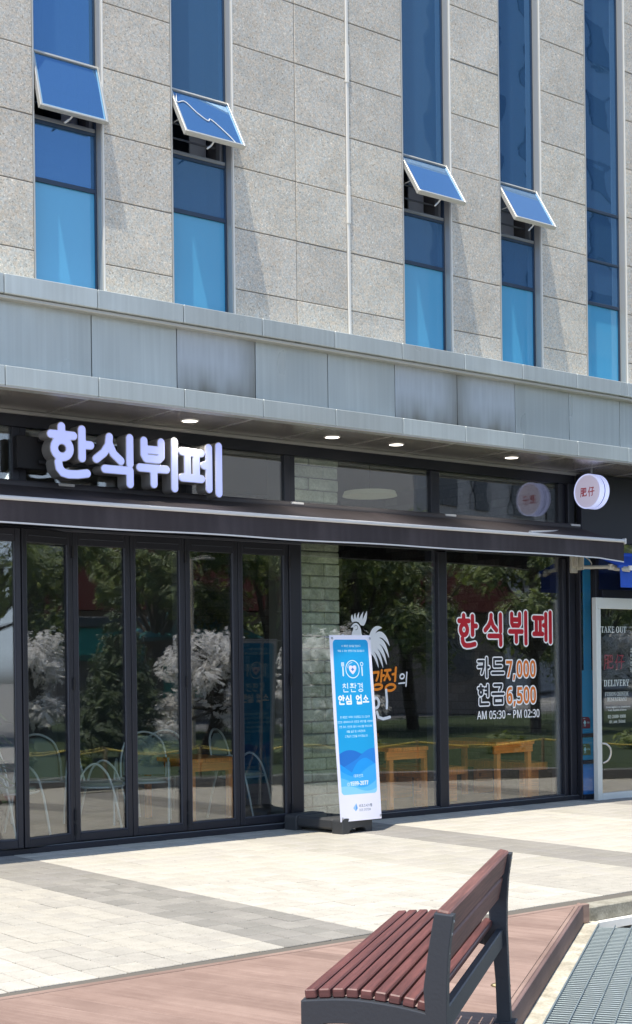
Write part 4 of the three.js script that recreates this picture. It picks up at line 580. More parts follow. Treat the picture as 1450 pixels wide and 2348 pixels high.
// ---------------------------------------------------------------- banner stand
{
  const t = thing('banner_stand', 'tall blue and white banner stand on a black plastic base by the brick pillar', 'banner', [0.02, 0, 0.78]);
  const [c, x] = canvas(512, 1740), W = 512, H = 1740; x.fillStyle = '#f1effc'; x.fillRect(0, 0, W, H);
  const rr = (x0, y0, w, h, r) => { x.beginPath(); x.moveTo(x0 + r, y0); x.arcTo(x0 + w, y0, x0 + w, y0 + h, r); x.arcTo(x0 + w, y0 + h, x0, y0 + h, r); x.arcTo(x0, y0 + h, x0, y0, r); x.arcTo(x0, y0, x0 + w, y0, r); x.closePath(); };
  x.save(); rr(38, 42, 436, 1452, 40); x.clip(); x.fillStyle = '#0aa5e3'; x.fillRect(0, 0, W, H);
  const hill = (col, pts) => { x.fillStyle = col; x.beginPath(); x.moveTo(0, H); x.lineTo(...pts[0]); for (let i = 1; i < pts.length; i += 2) x.quadraticCurveTo(...pts[i], ...pts[i + 1]); x.lineTo(W, H); x.fill(); };
  hill('#1673cf', [[0, 1140], [150, 1030], [300, 1120], [420, 1090], [512, 1150]]); hill('#1b86e0', [[0, 1270], [180, 1200], [260, 1160], [400, 1040], [512, 1080]]); hill('#139df0', [[0, 1180], [100, 1240], [180, 1290], [260, 1150], [360, 1160], [420, 1180], [512, 1260]]); hill('#37aef3', [[0, 1240], [150, 1340], [250, 1330], [380, 1220], [512, 1210]]); hill('#63c3f5', [[0, 1330], [120, 1340], [230, 1420], [340, 1470], [512, 1340]]); hill('#8fd6f7', [[0, 1420], [150, 1400], [260, 1450], [390, 1500], [512, 1420]]);
  x.restore();
  const cen = (txt, y, h, adv, lw, col) => hangul(x, txt, (W - hangulWidth(x, txt, h, adv)) / 2, y, h * 0.9, h, adv, lw, col);
  cen('이 매장은 음식을 안심하고', 92, 20, 19, 3, '#d8f1fc'); cen('먹을 수 있는 친환경 안심 업소입니다', 138, 20, 19, 3, '#d8f1fc');
  x.strokeStyle = '#e9f7ff'; x.lineWidth = 9; x.beginPath(); x.ellipse(256, 322, 80, 82, 0, 0, 7); x.stroke(); x.lineWidth = 5; x.beginPath(); x.arc(256, 322, 62, 3.4, 4.7); x.stroke();
  x.fillStyle = '#f3e9fb'; x.beginPath(); x.moveTo(256, 372); x.bezierCurveTo(180, 318, 214, 262, 256, 296); x.bezierCurveTo(298, 262, 332, 318, 256, 372); x.fill(); x.fillStyle = '#2a7fd0'; x.fillRect(250, 308, 12, 32); x.fillRect(240, 318, 32, 12);
  x.lineWidth = 8; x.lineCap = 'round'; for (const dx of [-12, 0, 12]) { x.beginPath(); x.moveTo(142 + dx, 258); x.lineTo(142 + dx, 292); x.stroke(); } rr(135, 296, 15, 92, 7); x.fillStyle = '#e9f7ff'; x.fill(); x.beginPath(); x.arc(372, 274, 16, 0, 7); x.stroke(); rr(364, 296, 15, 92, 7); x.fill();
  cen('친환경', 452, 84, 88, 9, '#eaf7ff'); cen('안심 업소', 566, 84, 84, 15, '#ffffff');
  ['본 매장은 식약처 위생등급 우수 업소로', '안전한 세척마이스트 친환경 세척기를 사용하여', '그릇 조리, 안전한 음식 서비스를 약속드리며', '매월 살균 및 소독관리로', '고객님의 건강을 지키겠습니다'].forEach((l, i) => cen(l, 760 + i * 45, 22, 19.5, 3, '#bfe6fa'));
  cen('대표번호', 1308, 30, 29, 3.2, '#d9f0ff'); x.fillStyle = '#ffffff'; x.font = 'bold 54px sans-serif'; x.save(); x.translate(150, 1412); x.scale(0.86, 1); x.fillText('1599-2077', 0, 0); x.restore(); x.strokeStyle = '#fff'; x.lineWidth = 4; x.beginPath(); x.arc(130, 1398, 13, 0, 7); x.stroke();
  x.fillStyle = '#5aa0e6'; x.beginPath(); x.moveTo(208, 1578); x.lineTo(222, 1625); x.lineTo(196, 1652); x.lineTo(168, 1620); x.fill(); x.fillStyle = '#9cc8f2'; x.beginPath(); x.moveTo(208, 1578); x.lineTo(196, 1652); x.lineTo(168, 1620); x.fill();
  hangul(x, '이오스시스템', 240, 1590, 24, 28, 27, 3.4, '#4c5a70'); x.fillStyle = '#5a6678'; x.font = '30px sans-serif'; x.save(); x.translate(240, 1654); x.scale(0.85, 1); x.fillText('EOS SYSTEM', 0, 0); x.restore();
  const tx = ctex(c), w = 0.49, h = 1.70, lean = Math.atan2(0.13, 1.695), g = new THREE.PlaneGeometry(w, h, 8, 24), p = g.attributes.position;
  const bow = (u, v) => 0.006 * Math.sin(u * 2.5 + 0.5) + 0.004 * Math.sin(v * 5 + u * 2);
  for (let i = 0; i < p.count; i++) p.setZ(i, bow(p.getX(i) / w * 2, p.getY(i) / h)); g.computeVertexNormals();
  const mB = M({ name: 'banner_print', map: tx, roughness: 0.55 }), sheet = part(t, 'banner_sheet', g, mB, [0.01, 0.11 + h / 2, 0.0], [-lean, 0, 0]);
  const ring = M({ color: C(0.3, 0.3, 0.32), roughness: 0.4, metalness: 0.6 }); for (const sx of [-1, 1]) for (const sy of [-1, 1]) part(sheet, 'eyelet', new THREE.TorusGeometry(0.008, 0.003, 6, 14), ring, [sx * (w / 2 - 0.02), sy * (h / 2 - 0.03), 0.012]);
  const pm = M({ color: C(0.6, 0.6, 0.62), roughness: 0.35, metalness: 0.5 }); part(t, 'pole', [rod([-0.02, 0.1, -0.12], [0.0, 1.82, -0.16], 0.011), rod([-0.23, 1.79, -0.13], [0.25, 1.79, -0.13], 0.006), rod([-0.19, 0.06, -0.02], [-0.215, 0.14, 0.06], 0.006), rod([-0.215, 0.14, 0.06], [-0.06, 0.75, -0.135], 0.004), rod([0.24, 0.14, 0.06], [0.02, 0.75, -0.135], 0.004)], pm);
  // moulded base: a long body with a rear block and an arched foot
  const bm = M({ name: 'black_plastic', color: C(0.045, 0.047, 0.05), roughness: 0.55, bumpMap: bumpGrain, bumpScale: 0.0005 }), base = grp(t, 'base', [-0.02, 0, 0], [0, 0.16, 0]);
  const foot = new THREE.Shape(); foot.moveTo(-0.2, 0.004); foot.lineTo(-0.2, 0.10); foot.quadraticCurveTo(-0.2, 0.135, -0.165, 0.135); foot.lineTo(0.165, 0.135); foot.quadraticCurveTo(0.2, 0.135, 0.2, 0.10); foot.lineTo(0.2, 0.004); foot.lineTo(0.125, 0.004); foot.quadraticCurveTo(0.11, 0.05, 0.06, 0.05); foot.lineTo(-0.06, 0.05); foot.quadraticCurveTo(-0.11, 0.05, -0.125, 0.004); foot.lineTo(-0.2, 0.004);
  part(base, 'foot', [new THREE.ExtrudeGeometry(foot, { depth: 0.11, bevelEnabled: true, bevelSize: 0.008, bevelThickness: 0.012, bevelSegments: 3, curveSegments: 8 }).translate(0, 0, -0.08), new THREE.ExtrudeGeometry(foot, { depth: 0.13, bevelEnabled: true, bevelSize: 0.008, bevelThickness: 0.012, bevelSegments: 3, curveSegments: 8 }).translate(0, 0, -0.68)], bm);
  part(base, 'body', box(0.37, 0.105, 0.46, [0, 0.082, -0.325], 0.02), bm); part(base, 'filler_cap', new THREE.CylinderGeometry(0.03, 0.03, 0.02, 16), bm, [0, 0.144, -0.3]);
}

// ---------------------------------------------------------------- bench on the deck
{
  const A = [0.797, -0.605], ang = Math.atan2(0.605, 0.797); // local x runs away along the bench, local z towards its back
  const t = thing('park_bench', 'empty reddish brown slatted bench with dark steel end frames on the deck', 'bench', [-5.571, 0.03, 7.235], ang);
  const texW = ptex(512, 256, (u, v) => { const gq = tnoise(100, u, v, 5, 70), f = tnoise(101, u, v, 24, 160), b = tnoise(102, u, v, 4); const k = 132 + (gq - 0.5) * 34 + (f - 0.5) * 18 + (b - 0.5) * 24; return [k + 4, k * 0.66, k * 0.63]; }, true, [1 / 1.1, 1 / 0.5]);
  const mS = [0.82, 0.92, 0.87, 0.98].map((k) => M({ name: 'stained_slat', map: texW, color: C(0.60 * k, 0.57 * k, 0.55 * k), roughness: 0.52, bumpMap: texW, bumpScale: 0.0006 })), mBk = M({ name: 'weathered_slat', map: texW, color: C(0.62, 0.70, 0.62), roughness: 0.6, bumpMap: texW, bumpScale: 0.0006 });
  const mSt = M({ name: 'dark_steel', color: C(0.05, 0.055, 0.064), roughness: 0.5, metalness: 0.35, bumpMap: bumpGrain, bumpScale: 0.0006 });
  // end frame profile in (z, y): front leg, curved rail, back post
  const top = (z) => 0.418 + 0.012 * Math.sin(Math.PI * Math.min(1, z / 0.2) * 0.5) - 0.3 * Math.max(0, z - 0.10) ** 2 * 1.25; // seat line under the slats
  const prof = new THREE.Shape(); const up = [], lo = []; for (let i = 0; i <= 16; i++) { const z = 0.40 * i / 16; up.push([z, top(z) - 0.004]); }
  for (let i = 0; i <= 16; i++) { const z = 0.37 - 0.30 * i / 16; lo.push([z, top(z) - 0.075 - (z < 0.1 ? 0.0 : 0)]); }
  const frame = (x) => {
    const pts = [[0.0, 0.0], [0.0, top(0) - 0.004], ...up.slice(1), [0.395, 0.47], [0.402, 0.52], [0.415, 0.61], [0.432, 0.705], [0.486, 0.699], [0.471, 0.60], [0.464, 0.50], [0.462, 0.40], [0.468, 0.2], [0.476, 0.0], [0.425, 0.0], [0.42, 0.18], [0.412, 0.28], [0.395, 0.31], ...lo, [0.062, 0.325], [0.052, 0.30], [0.05, 0.0]];
    const g = new THREE.ExtrudeGeometry(new THREE.Shape(pts.map((p) => new THREE.Vector2(...p))), { depth: 0.048, bevelEnabled: true, bevelSize: 0.003, bevelThickness: 0.003, bevelSegments: 2 });
    g.rotateY(-Math.PI / 2); // shape x -> local z
    return part(t, 'end_frame', [g.translate(x + 0.024, 0, 0), box(0.08, 0.012, 0.09, [x, 0.006, 0.455], 0.004), box(0.08, 0.012, 0.09, [x, 0.006, 0.022], 0.004)], mSt);
  };
  frame(0.0); frame(1.5);
  const L = 1.515, r = rng(4);
  for (let k = 0; k < 9; k++) { const z = 0.024 + k * 0.0455, sl = (top(z + 0.02) - top(z - 0.02)) / 0.04; part(t, 'seat_slat', box(L, 0.03, 0.0375, [0, 0, 0], 0.004, [r() * 3, r() * 3]), mS[Math.floor(r() * 4)], [0.75, top(z) + 0.0145, z], [-Math.atan(sl), 0, 0]); }
  const lean = Math.atan2(0.042, 0.2);
  part(t, 'back_slat', box(L, 0.098, 0.042, [0, 0, 0], 0.006, [0.3, 0.1]), mBk, [0.75, 0.666, 0.434 + 0.012], [lean, 0, 0]); part(t, 'back_slat', box(L, 0.098, 0.042, [0, 0, 0], 0.006, [1.3, 0.5]), mBk, [0.75, 0.562, 0.412 + 0.012], [lean, 0, 0]);
  part(t, 'rear_rail', box(1.452, 0.075, 0.03, [0.75, 0.352, 0.435], 0.004), mSt); part(t, 'front_rail', box(1.452, 0.045, 0.025, [0.75, 0.382, 0.02], 0.003), mSt);
  for (const x of [0.0, 1.5]) for (const [y, z] of [[0.68, 0.484], [0.64, 0.477], [0.58, 0.468], [0.54, 0.464]]) part(t, 'bolt', new THREE.SphereGeometry(0.006, 8, 6), M({ color: C(0.5, 0.5, 0.48), roughness: 0.4, metalness: 0.6 }), [x + 0.0, y, z]);
}

// ---------------------------------------------------------------- furniture inside
{
  const texP = ptex(256, 256, (u, v) => { const g = tnoise(110, u, v, 4, 40), f = tnoise(111, u, v, 20, 90), k2 = tnoise(112, u, v, 9); let k = 196 + (g - 0.5) * 40 + (f - 0.5) * 16; if (k2 > 0.9) k -= 50; return [k + 8, k * 0.74, k * 0.42]; }, true, [1 / 0.7, 1 / 0.35]);
  const mP = M({ name: 'varnished_pine', map: texP, color: C(1.35, 0.95, 0.52), roughness: 0.42 });
  const table = (label, x, z, w, l, h, bench, turn = 0) => {
    const t = thing('pine_table', label, 'table', [x, 0.03, z], turn, undefined);
    part(t, 'table_top', [0, 1, 2].map((k) => box(w / 3 - 0.004, 0.04, l, [-w / 2 + w / 6 + k * w / 3, h - 0.02, -l / 2], 0.004, [k, 0], true)), mP);
    part(t, 'apron', [box(w, 0.085, 0.03, [0, h - 0.083, -0.045], 0.003, [2, 1], false), box(w, 0.085, 0.03, [0, h - 0.083, -l + 0.045], 0.003)], mP);
    for (const sx of [-1, 1]) for (const z0 of [-0.05, -l + 0.05]) part(t, 'leg', box(0.055, h - 0.125, 0.055, [sx * (w / 2 - 0.06), (h - 0.125) / 2, z0], 0.003, [sx, z0], true), mP);
    return t;
  };
  const bench = (label, x, z, w, l, turn = 0) => { const t = thing('pine_bench', label, 'bench', [x, 0.03, z], turn); part(t, 'seat', box(w, 0.085, l, [0, 0.345, -l / 2], 0.005, [x, 0], true), mP); for (const z0 of [-0.15, -l + 0.12]) part(t, 'leg', box(w - 0.04, 0.30, 0.06, [0, 0.15, z0], 0.003), mP); return t; };
  table('pine table with square legs standing against the glass right of the banner', 1.49, -0.10, 0.60, 1.1, 0.655, 1);
  table('pine table with square legs inside the window with the price lettering', 3.0, -0.06, 0.60, 1.1, 0.655, 1);
  table('low pine table behind the folding doors between tubular chairs', -0.60, -0.62, 0.56, 0.9, 0.62, 0);
  bench('pine bench plank just left of the window mullion beside the first table', 1.98, -0.28, 0.3, 1.0); bench('pine bench plank right of the window mullion, ends showing between two tables', 2.42, -0.42, 0.34, 1.0); bench('short pine bench plank close to the right window edge', 3.55, -0.24, 0.3, 1.0);
  table('dim pine table deeper in the room behind the window lettering', 2.35, -2.0, 0.7, 1.2, 0.7, 0);

  const mT = M({ name: 'chair_tube', color: C(0.66, 0.74, 0.72), roughness: 0.3, metalness: 0.25 }), mSeat = M({ name: 'woven_seat', color: C(0.34, 0.42, 0.32), roughness: 0.8 });
  const t = thing('tube_chair', 'tubular chair with arched arms at the left edge of the folding doors', 'chair', [-2.62, 0.03, -0.86], 0.5, 'tubular cafe chairs');
  for (const s of [-1, 1]) part(t, 'arm', tube([[s * 0.26, 0, 0.24], [s * 0.26, 0.38, 0.16], [s * 0.255, 0.55, 0.09], [s * 0.25, 0.62, -0.01], [s * 0.255, 0.55, -0.11], [s * 0.26, 0.38, -0.17], [s * 0.26, 0, -0.26]], 0.011, 48, 8), mT);
  part(t, 'back_hoop', tube([[-0.22, 0.40, -0.18], [-0.22, 0.62, -0.23], [-0.16, 0.80, -0.27], [0, 0.87, -0.29], [0.16, 0.80, -0.27], [0.22, 0.62, -0.23], [0.22, 0.40, -0.18]], 0.011, 48, 8), mT);
  part(t, 'seat_ring', tube([[-0.25, 0.4, -0.1], [-0.24, 0.4, 0.12], [0, 0.4, 0.22], [0.24, 0.4, 0.12], [0.25, 0.4, -0.1], [0, 0.4, -0.2]], 0.01, 60, 8, true), mT);
  const cg = new THREE.CylinderGeometry(0.235, 0.225, 0.045, 28); cg.scale(1, 1, 0.85); part(t, 'seat_pad', cg, mSeat, [0, 0.415, 0.01]);
  const bg = new THREE.PlaneGeometry(0.4, 0.38, 8, 6); { const p = bg.attributes.position; for (let i = 0; i < p.count; i++) { const y = p.getY(i), k = Math.sqrt(Math.max(0.05, 1 - Math.max(0, (y + 0.02) / 0.22) ** 2)); p.setX(i, p.getX(i) * k); p.setZ(i, -0.12 * (y + 0.2)); } bg.computeVertexNormals(); }
  part(t, 'back_panel', [bg, bg.clone().translate(0, 0, -0.004)], MP({ name: 'mesh_back', color: C(0.35, 0.47, 0.45), roughness: 0.7, transmission: 0.5, thickness: 0, side: THREE.DoubleSide }), [0, 0.64, -0.22]);
  [[-1.66, -0.95, 0.9, 'tubular chair in the third pane of the folding doors, in front of the reflected conifer'], [-1.12, -1.08, -0.6, 'tubular chair seen through the fourth pane of the folding doors'], [-0.02, -0.98, 0.55, 'tubular chair nearest the brick pillar, in the last pane of the folding doors'], [-1.75, -1.9, 2.4, 'tubular chair set back behind the third door pane'], [-0.55, -1.75, 2.9, 'tubular chair on the far side of the low pine table']].forEach(([x, z, a, lab]) => { const c = t.clone(); c.name = numbered('tube_chair'); c.position.set(x, 0.03, z); c.rotation.y = a; c.userData = { ...t.userData, label: lab }; scene.add(c); });
  const p = thing('pendant_lamp', 'flat oval pendant lamp glowing dimly behind the transom glass', 'lamp', [1.75, 3.40, -1.0]);
  part(p, 'shade', new THREE.CylinderGeometry(0.28, 0.30, 0.05, 36), M({ color: C(0.5, 0.5, 0.42), emissive: C(0.6, 0.62, 0.45), emissiveIntensity: 0.12, roughness: 0.6 })); part(p, 'cord', rod([0, 0.02, 0], [0, 0.35, 0], 0.005), mBlack);
  const f = thing('tube_lamp', 'bright fluorescent tube inside at the far left transom', 'lamp', [-2.02, 3.40, -2.0], 1.2); part(f, 'tube', rod([-0.35, 0, 0], [0.35, 0, 0], 0.035), glow(0.95, 1, 0.95, 3)); part(f, 'fitting', box(0.8, 0.04, 0.08, [0, 0.06, 0], 0.005), mWhiteRoom);
  // potted plant at the left edge
  const pl = thing('potted_plant', 'leafy potted plant just inside the glass at the left edge', 'plant', [-3.02, 0.03, -0.55]), r = rng(66), lv = [];
  part(pl, 'pot', new THREE.LatheGeometry([[0, 0], [0.13, 0], [0.17, 0.28], [0.18, 0.3], [0.15, 0.3], [0, 0.27]].map((q) => new THREE.Vector2(...q)), 24), M({ color: C(0.1, 0.08, 0.07), roughness: 0.7 }));
  for (let i = 0; i < 90; i++) { const a = r() * 7, y = 0.4 + r() * 0.75, d = 0.05 + r() * 0.22, g = new THREE.PlaneGeometry(0.06, 0.15, 1, 2); g.rotateX(-0.6 - r() * 0.9); g.rotateY(a); g.translate(Math.sin(a) * d, y, Math.cos(a) * d); lv.push(g); }
  part(pl, 'foliage', lv, M({ color: C(0.09, 0.17, 0.06), roughness: 0.6, side: THREE.DoubleSide })); part(pl, 'stem', [rod([0, 0.25, 0], [0.02, 1.0, 0.02], 0.012), rod([0, 0.25, 0], [-0.08, 0.9, 0.06], 0.01)], M({ color: C(0.12, 0.09, 0.05), roughness: 0.9 }));
}

// ---------------------------------------------------------------- the garden and street opposite, seen in the glass
{
  const lawn = struct('lawn'), gp = [[-0.35, 5.72], [3.2, 3.75], [9, 0.8], [40, -6], [45, 22], [9, 17], [3, 14]];
  part(lawn, 'turf', extr(gp.map(([x, z]) => [x, -z]), 0.12).rotateX(-Math.PI / 2), M({ color: C(0.042, 0.066, 0.018), roughness: 1, map: ptex(128, 128, (u, v) => { const k = 200 + (tnoise(120, u, v, 20) - 0.5) * 110; return [k, k, k]; }, false, [0.7, 0.7]) }), [0, -0.02, 0]);
  const road = struct('road'); part(road, 'asphalt', bb(-60, 90, -0.16, -0.02, 18, 27, 0), M({ color: C(0.16, 0.16, 0.165), roughness: 0.95 })); part(road, 'footpath', bb(-60, 90, -0.16, 0.0, 12.2, 17.9, 0), M({ color: C(0.42, 0.4, 0.37), roughness: 0.95 }));
  const gk = struct('garden_kerb'); part(gk, 'kerb_stone', [[-0.35, 5.72, 3.2, 3.75], [3.2, 3.75, 9, 0.8]].map(([a, b, c, d]) => { const L = Math.hypot(c - a, d - b), g = box(L, 0.2, 0.12, [0, 0, 0], 0.01); g.rotateY(-Math.atan2(d - b, c - a)); return g.translate((a + c) / 2, 0.03, (b + d) / 2); }), M({ color: C(0.2, 0.2, 0.2), roughness: 0.9 }));
  // crowns: leaf clumps through the volume of a few lobes
  const leafGeo = (n, lobes, size, seed, shell = 0.78) => {
    const r = rng(seed), P = [], N = [], u = V(0, 0, 0), tot = lobes.reduce((a, l) => a + l[3] ** 2, 0);
    for (const [cx, cy, cz, R, sy = 1] of lobes) for (let i = 0; i < n * R * R / tot; i++) {
      const a = r() * Math.PI * 2, y = r() * 2 - 1, q = Math.sqrt(1 - y * y), d = R * (shell + (1 - shell) * Math.pow(r(), 0.6)) * (0.8 + 0.35 * Math.sin(a * 3 + cy * 5 + y * 4));
      const c = V(cx + Math.cos(a) * q * d, cy + y * d * sy, cz + Math.sin(a) * q * d), s = size * (0.6 + r() * 0.8);
      const nn = V(Math.cos(a) * q * 0.6 + (r() - 0.5) * 0.9, y * 0.45 + 0.62 + (r() - 0.5) * 0.6, Math.sin(a) * q * 0.6 + (r() - 0.5) * 0.9).normalize(), ux = V(r() - 0.5, r() - 0.5, r() - 0.5).cross(nn).normalize(), uz = nn.clone().cross(ux);
      const p = [c.clone().addScaledVector(ux, -s), c.clone().addScaledVector(uz, s * 0.5), c.clone().addScaledVector(ux, s), c.clone().addScaledVector(uz, -s * 0.5)]; u.crossVectors(ux, uz);
      for (const k of [0, 2, 1, 0, 3, 2]) { P.push(p[k].x, p[k].y, p[k].z); N.push(u.x, u.y, u.z); }
    }
    const g = new THREE.BufferGeometry(); g.setAttribute('position', new THREE.Float32BufferAttribute(P, 3)); g.setAttribute('normal', new THREE.Float32BufferAttribute(N, 3)); g.setAttribute('uv', new THREE.Float32BufferAttribute(new Float32Array(P.length / 3 * 2), 2)); return g;
  };
  const leaf = (r, g, b) => MP({ name: 'leaf', color: C(r, g, b), roughness: 0.85, transmission: 0.5, thickness: 0, side: THREE.DoubleSide }), bark = M({ name: 'bark', color: C(0.08, 0.065, 0.055), roughness: 1 });
  const tree = (name, label, x, z, h, R, cols, seed, trunkLean = 0.1, leafS = 0.095, n = 5000, base = 0.1) => {
    const t = thing(name, label, 'tree', [x, base, z]), r = rng(seed), lob = [];
    for (let i = 0; i < 14; i++) { const a = i * 2.4 + r(), d = R * (0.35 + r() * 0.55); lob.push([Math.cos(a) * d, h - R * 1.0 + (r() - 0.5) * R * 1.5, Math.sin(a) * d, R * (0.26 + r() * 0.22), 0.7]); } lob.push([0, h - R * 0.5, 0, R * 0.5, 0.8]);
    part(t, 'trunk', [tube([[0, -0.1, 0], [trunkLean, h * 0.25, 0.05], [trunkLean * 1.2, h * 0.5, 0], [0, h * 0.8, 0]], R * 0.045 + 0.05, 14, 8), ...lob.map((l) => rod([trunkLean * 1.1, h * 0.35, 0], [l[0] * 0.9, l[1], l[2] * 0.9], 0.045 * R / 2 + 0.02, 0.012, 6))], bark);
    cols.forEach((c, k) => part(t, 'crown', leafGeo(n / cols.length, lob, leafS, seed + k * 17), leaf(...c))); return t;
  };
  const G1 = [0.19, 0.25, 0.055], G2 = [0.28, 0.34, 0.08], G3 = [0.09, 0.14, 0.04];
  const W = [0.86, 0.84, 0.82], D = [0.06, 0.055, 0.04];
  const blossom = (label, x, z, h, R, seed) => tree('blossom_tree', label, x, z, h, R, [W, W, W], seed, 0.35, 0.065, 2800);
  blossom('white blossom tree reflected in the fifth pane of the folding doors', 4.25, 8.2, 2.15, 0.95, 32); blossom('white blossom tree reflected in the angled second door pane', 6.7, 8.2, 2.2, 0.95, 35); blossom('white blossom tree reflected at the right edge of the lettered window', 15.6, 9.2, 2.3, 0.8, 33); blossom('white blossom tree reflected in the neighbour glass door', 17.8, 9.0, 2.3, 0.9, 34);
  { // conifer
    const t = thing('conifer_tree', 'dark pointed conifer reflected in the folding door panes', 'tree', [3.2, 0.1, 8.8]), r = rng(3), lob = []; for (let i = 0; i < 13; i++) { const f = i / 12; for (let k = 0; k < 4; k++) { const a = k * 1.57 + i * 0.7, d = 0.5 * (1 - f) + 0.03; lob.push([Math.cos(a) * d, 0.35 + f * 2.35, Math.sin(a) * d, 0.38 * (1 - f) + 0.07, 0.6]); } }
    part(t, 'crown', leafGeo(5200, lob, 0.05, 7, 0.5), leaf(0.10, 0.15, 0.045)); part(t, 'crown', leafGeo(2600, lob, 0.05, 8, 0.4), leaf(0.06, 0.10, 0.04)); part(t, 'trunk', rod([0, -0.1, 0], [0, 2.3, 0], 0.06, 0.015), bark);
  }
  const big = [[-4.4, 19.0, 5.6, 1.8, 'in the angled pane at the left edge'], [-2.2, 22.0, 6.5, 2.2, 'in the angled pane, further back'], [3.7, 13.2, 4.6, 1.5, 'above the left blossom tree'], [7.6, 14.5, 5.4, 1.5, 'in the fourth door pane'], [10.0, 14.0, 4.6, 1.7, 'in the fifth door pane'], [11.0, 12.5, 4.4, 1.8, 'in the last door pane'], [13.4, 13.2, 5.2, 2.0, 'over the brick pillar'], [14.0, 10.0, 4.4, 1.5, 'behind the rooster emblem'], [17.6, 12.0, 4.8, 2.0, 'behind the price lettering'], [21.5, 13.0, 5.6, 2.2, 'beside the price lettering'], [26.0, 14.0, 6.0, 2.4, 'in the neighbour glass']];
  big.forEach(([x, z, h, R, l], i) => tree('garden_tree', 'leafy green garden tree reflected ' + l, x, z, h, R, i % 2 ? [G1, G2, G3] : [G2, G1, G3], 200 + i * 13, (i % 3 - 1) * 0.15, 0.085, x > 13 ? 4200 : 6500));
  // hedge of low shrubs
  [[1.4, 7.2], [2.9, 7.0], [4.2, 6.2], [6.2, 6.4], [8.4, 5.4], [10.8, 5.2], [13.2, 5.0]].forEach(([x, z], i) => { const t = thing('garden_shrub', 'low green shrub on the lawn, number ' + ['one', 'two', 'three', 'four', 'five', 'six', 'seven'][i] + ' from the deck', 'shrub', [x, 0.1, z]); part(t, 'foliage', leafGeo(500, [[0, 0.18, 0, 0.3, 0.6], [0.25, 0.14, 0.1, 0.22, 0.6], [-0.25, 0.15, 0.05, 0.24, 0.6]], 0.05, 400 + i), leaf(...(i % 2 ? G2 : G1))); });
  { const t = thing('rope_barrier', 'yellow rope barrier on short posts along the lawn, reflected low in the glass', 'barrier'), ps = [[-0.2, 5.75], [0.9, 5.1], [2.0, 4.55], [3.1, 3.95], [4.6, 3.2], [6.2, 2.4], [7.8, 1.6]], m = M({ color: C(0.62, 0.5, 0.12), roughness: 0.8 }), pm = M({ color: C(0.35, 0.28, 0.16), roughness: 0.8 });
    ps.forEach(([x, z], i) => { part(t, 'post', rod([x, 0, z + 0.2], [x, 0.52, z + 0.2], 0.022), pm); if (i) { const [a, b] = ps[i - 1]; part(t, 'rope', tube([[a, 0.5, b + 0.2], [(a + x) / 2, 0.42, (b + z) / 2 + 0.2], [x, 0.5, z + 0.2]], 0.012, 16, 6), m); } }); }
  { const t = thing('garden_pavilion', 'teal roofed garden pavilion on timber posts reflected in the doors', 'pavilion', [8.6, 0, 15.2], 0.3), m = M({ color: C(0.05, 0.24, 0.25), roughness: 0.6 }), wd = M({ color: C(0.1, 0.07, 0.05), roughness: 0.8 });
    part(t, 'roof', new THREE.ConeGeometry(1.9, 0.75, 4, 1).rotateY(Math.PI / 4), m, [0, 2.55, 0]); part(t, 'eaves_beam', [bb(-1.3, 1.3, 2.02, 2.16, -1.3, -1.2, 0.01), bb(-1.3, 1.3, 2.02, 2.16, 1.2, 1.3, 0.01), bb(-1.3, -1.2, 2.02, 2.16, -1.2, 1.2, 0.01), bb(1.2, 1.3, 2.02, 2.16, -1.2, 1.2, 0.01)], wd);
    for (const a of [-1, 1]) for (const b of [-1, 1]) part(t, 'post', bb(a * 1.15 - 0.07, a * 1.15 + 0.07, 0, 2.02, b * 1.15 - 0.07, b * 1.15 + 0.07, 0.01), wd); part(t, 'panel', bb(-1.1, 1.1, 0.9, 1.7, 1.1, 1.14, 0.01), M({ color: C(0.05, 0.36, 0.32), roughness: 0.6 })); }
  { const t = thing('market_booth', 'booth with teal awning wall and grey post reflected in the third door pane', 'booth', [7.0, 0, 18.2], 0.2); part(t, 'wall', bb(-2.2, 2.2, 0, 2.4, 0, 2, 0.02), M({ color: C(0.11, 0.11, 0.11), roughness: 0.8 })); part(t, 'teal_band', bb(-2.3, 2.3, 1.8, 2.5, -0.3, -0.01, 0.02), M({ color: C(0.03, 0.27, 0.25), roughness: 0.6 })); part(t, 'post', rod([-1.9, 0, -0.5], [-1.9, 4.2, -0.5], 0.07), mAluDark); part(t, 'roof', bb(-2.4, 2.4, 2.51, 2.75, -0.4, 2.1, 0.02), M({ color: C(0.07, 0.075, 0.085), roughness: 0.7 })); }
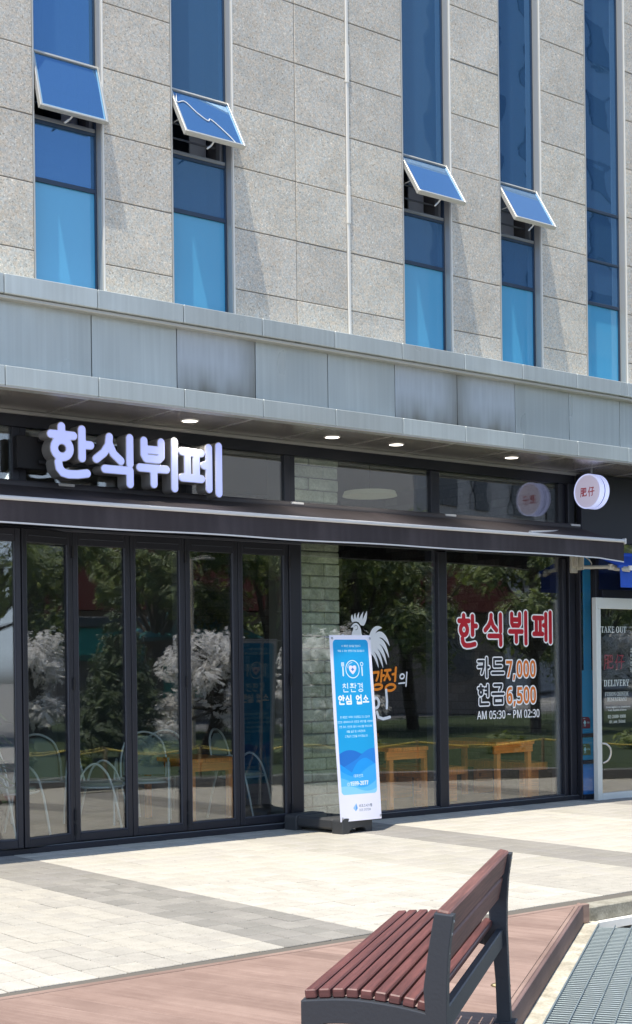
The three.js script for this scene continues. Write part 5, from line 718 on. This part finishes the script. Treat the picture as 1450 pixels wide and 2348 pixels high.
  { const t = thing('tiled_house', 'low house with a dark red tiled roof reflected behind the pavilion', 'house', [17.5, 0, 26], 0.25), rm = MP({ color: C(0.035, 0.011, 0.01), roughness: 1, specularIntensity: 0.1 }); part(t, 'wall', bb(-8, 8, 0, 3.2, -3, 3, 0.02), M({ color: C(0.22, 0.18, 0.15), roughness: 0.9 })); part(t, 'roof', extr([[-3.8, 0], [3.8, 0], [0, 2.4]], 17).rotateY(Math.PI / 2).translate(-8.5, 3.2, 0), rm);
    part(t, 'ridge', bb(-8.5, 8.5, 5.55, 5.68, -0.12, 0.12, 0.02), M({ color: C(0.3, 0.27, 0.25), roughness: 0.8 })); for (let k = 0; k < 5; k++) part(t, 'window', bb(-6.5 + k * 3, -5.2 + k * 3, 1.2, 2.4, -3.05, -3.0, 0.01), M({ color: C(0.03, 0.04, 0.05), roughness: 0.1 })); }
  { const t = thing('street_lamp', 'slim pale street lamp reflected in the fifth door pane', 'street lamp', [6.0, 0, 11.0]); part(t, 'pole', rod([0, 0, 0], [0, 3.55, 0], 0.045, 0.03), M({ color: C(0.5, 0.42, 0.32), roughness: 0.6 })); part(t, 'lamp_head', [rod([0, 3.52, 0], [0.28, 3.58, 0], 0.02), box(0.22, 0.05, 0.1, [0.34, 3.57, 0], 0.01)], M({ color: C(0.55, 0.5, 0.42), roughness: 0.5 })); }
  { // tall office block across the street, mirrored in the right-hand blue windows
    const t = thing('office_tower', 'tall grey office block with dark window strips mirrored in the blue windows', 'building', [56, 0, 46], -0.25), r = rng(808), mc = M({ color: C(0.36, 0.35, 0.34), roughness: 0.85 }), mg = MP({ color: C(0.012, 0.016, 0.025), roughness: 0.3 });
    part(t, 'wall', bb(-17, 20, 0, 52, 0, 18, 0.1), mc);
    for (let c = 0; c < 9; c++) for (let f = 0; f < 13; f++) part(t, numbered('tower_window'), bb(-15.6 + c * 4, -15.6 + c * 4 + (c % 2 ? 1.6 : 2.4), 2 + f * 3.9, 2 + f * 3.9 + (f % 3 ? 2.2 : 3.0), -0.12, 0.2, 0.02), mg);
    part(t, 'parapet', bb(-17.2, 20.2, 52, 53, -0.2, 18.2, 0.05), mc);
  }
}
scene.traverse((o) => { if (o.isMesh) { o.castShadow = o.castShadow !== false; o.receiveShadow = true; } });
renderer.render(scene, camera);
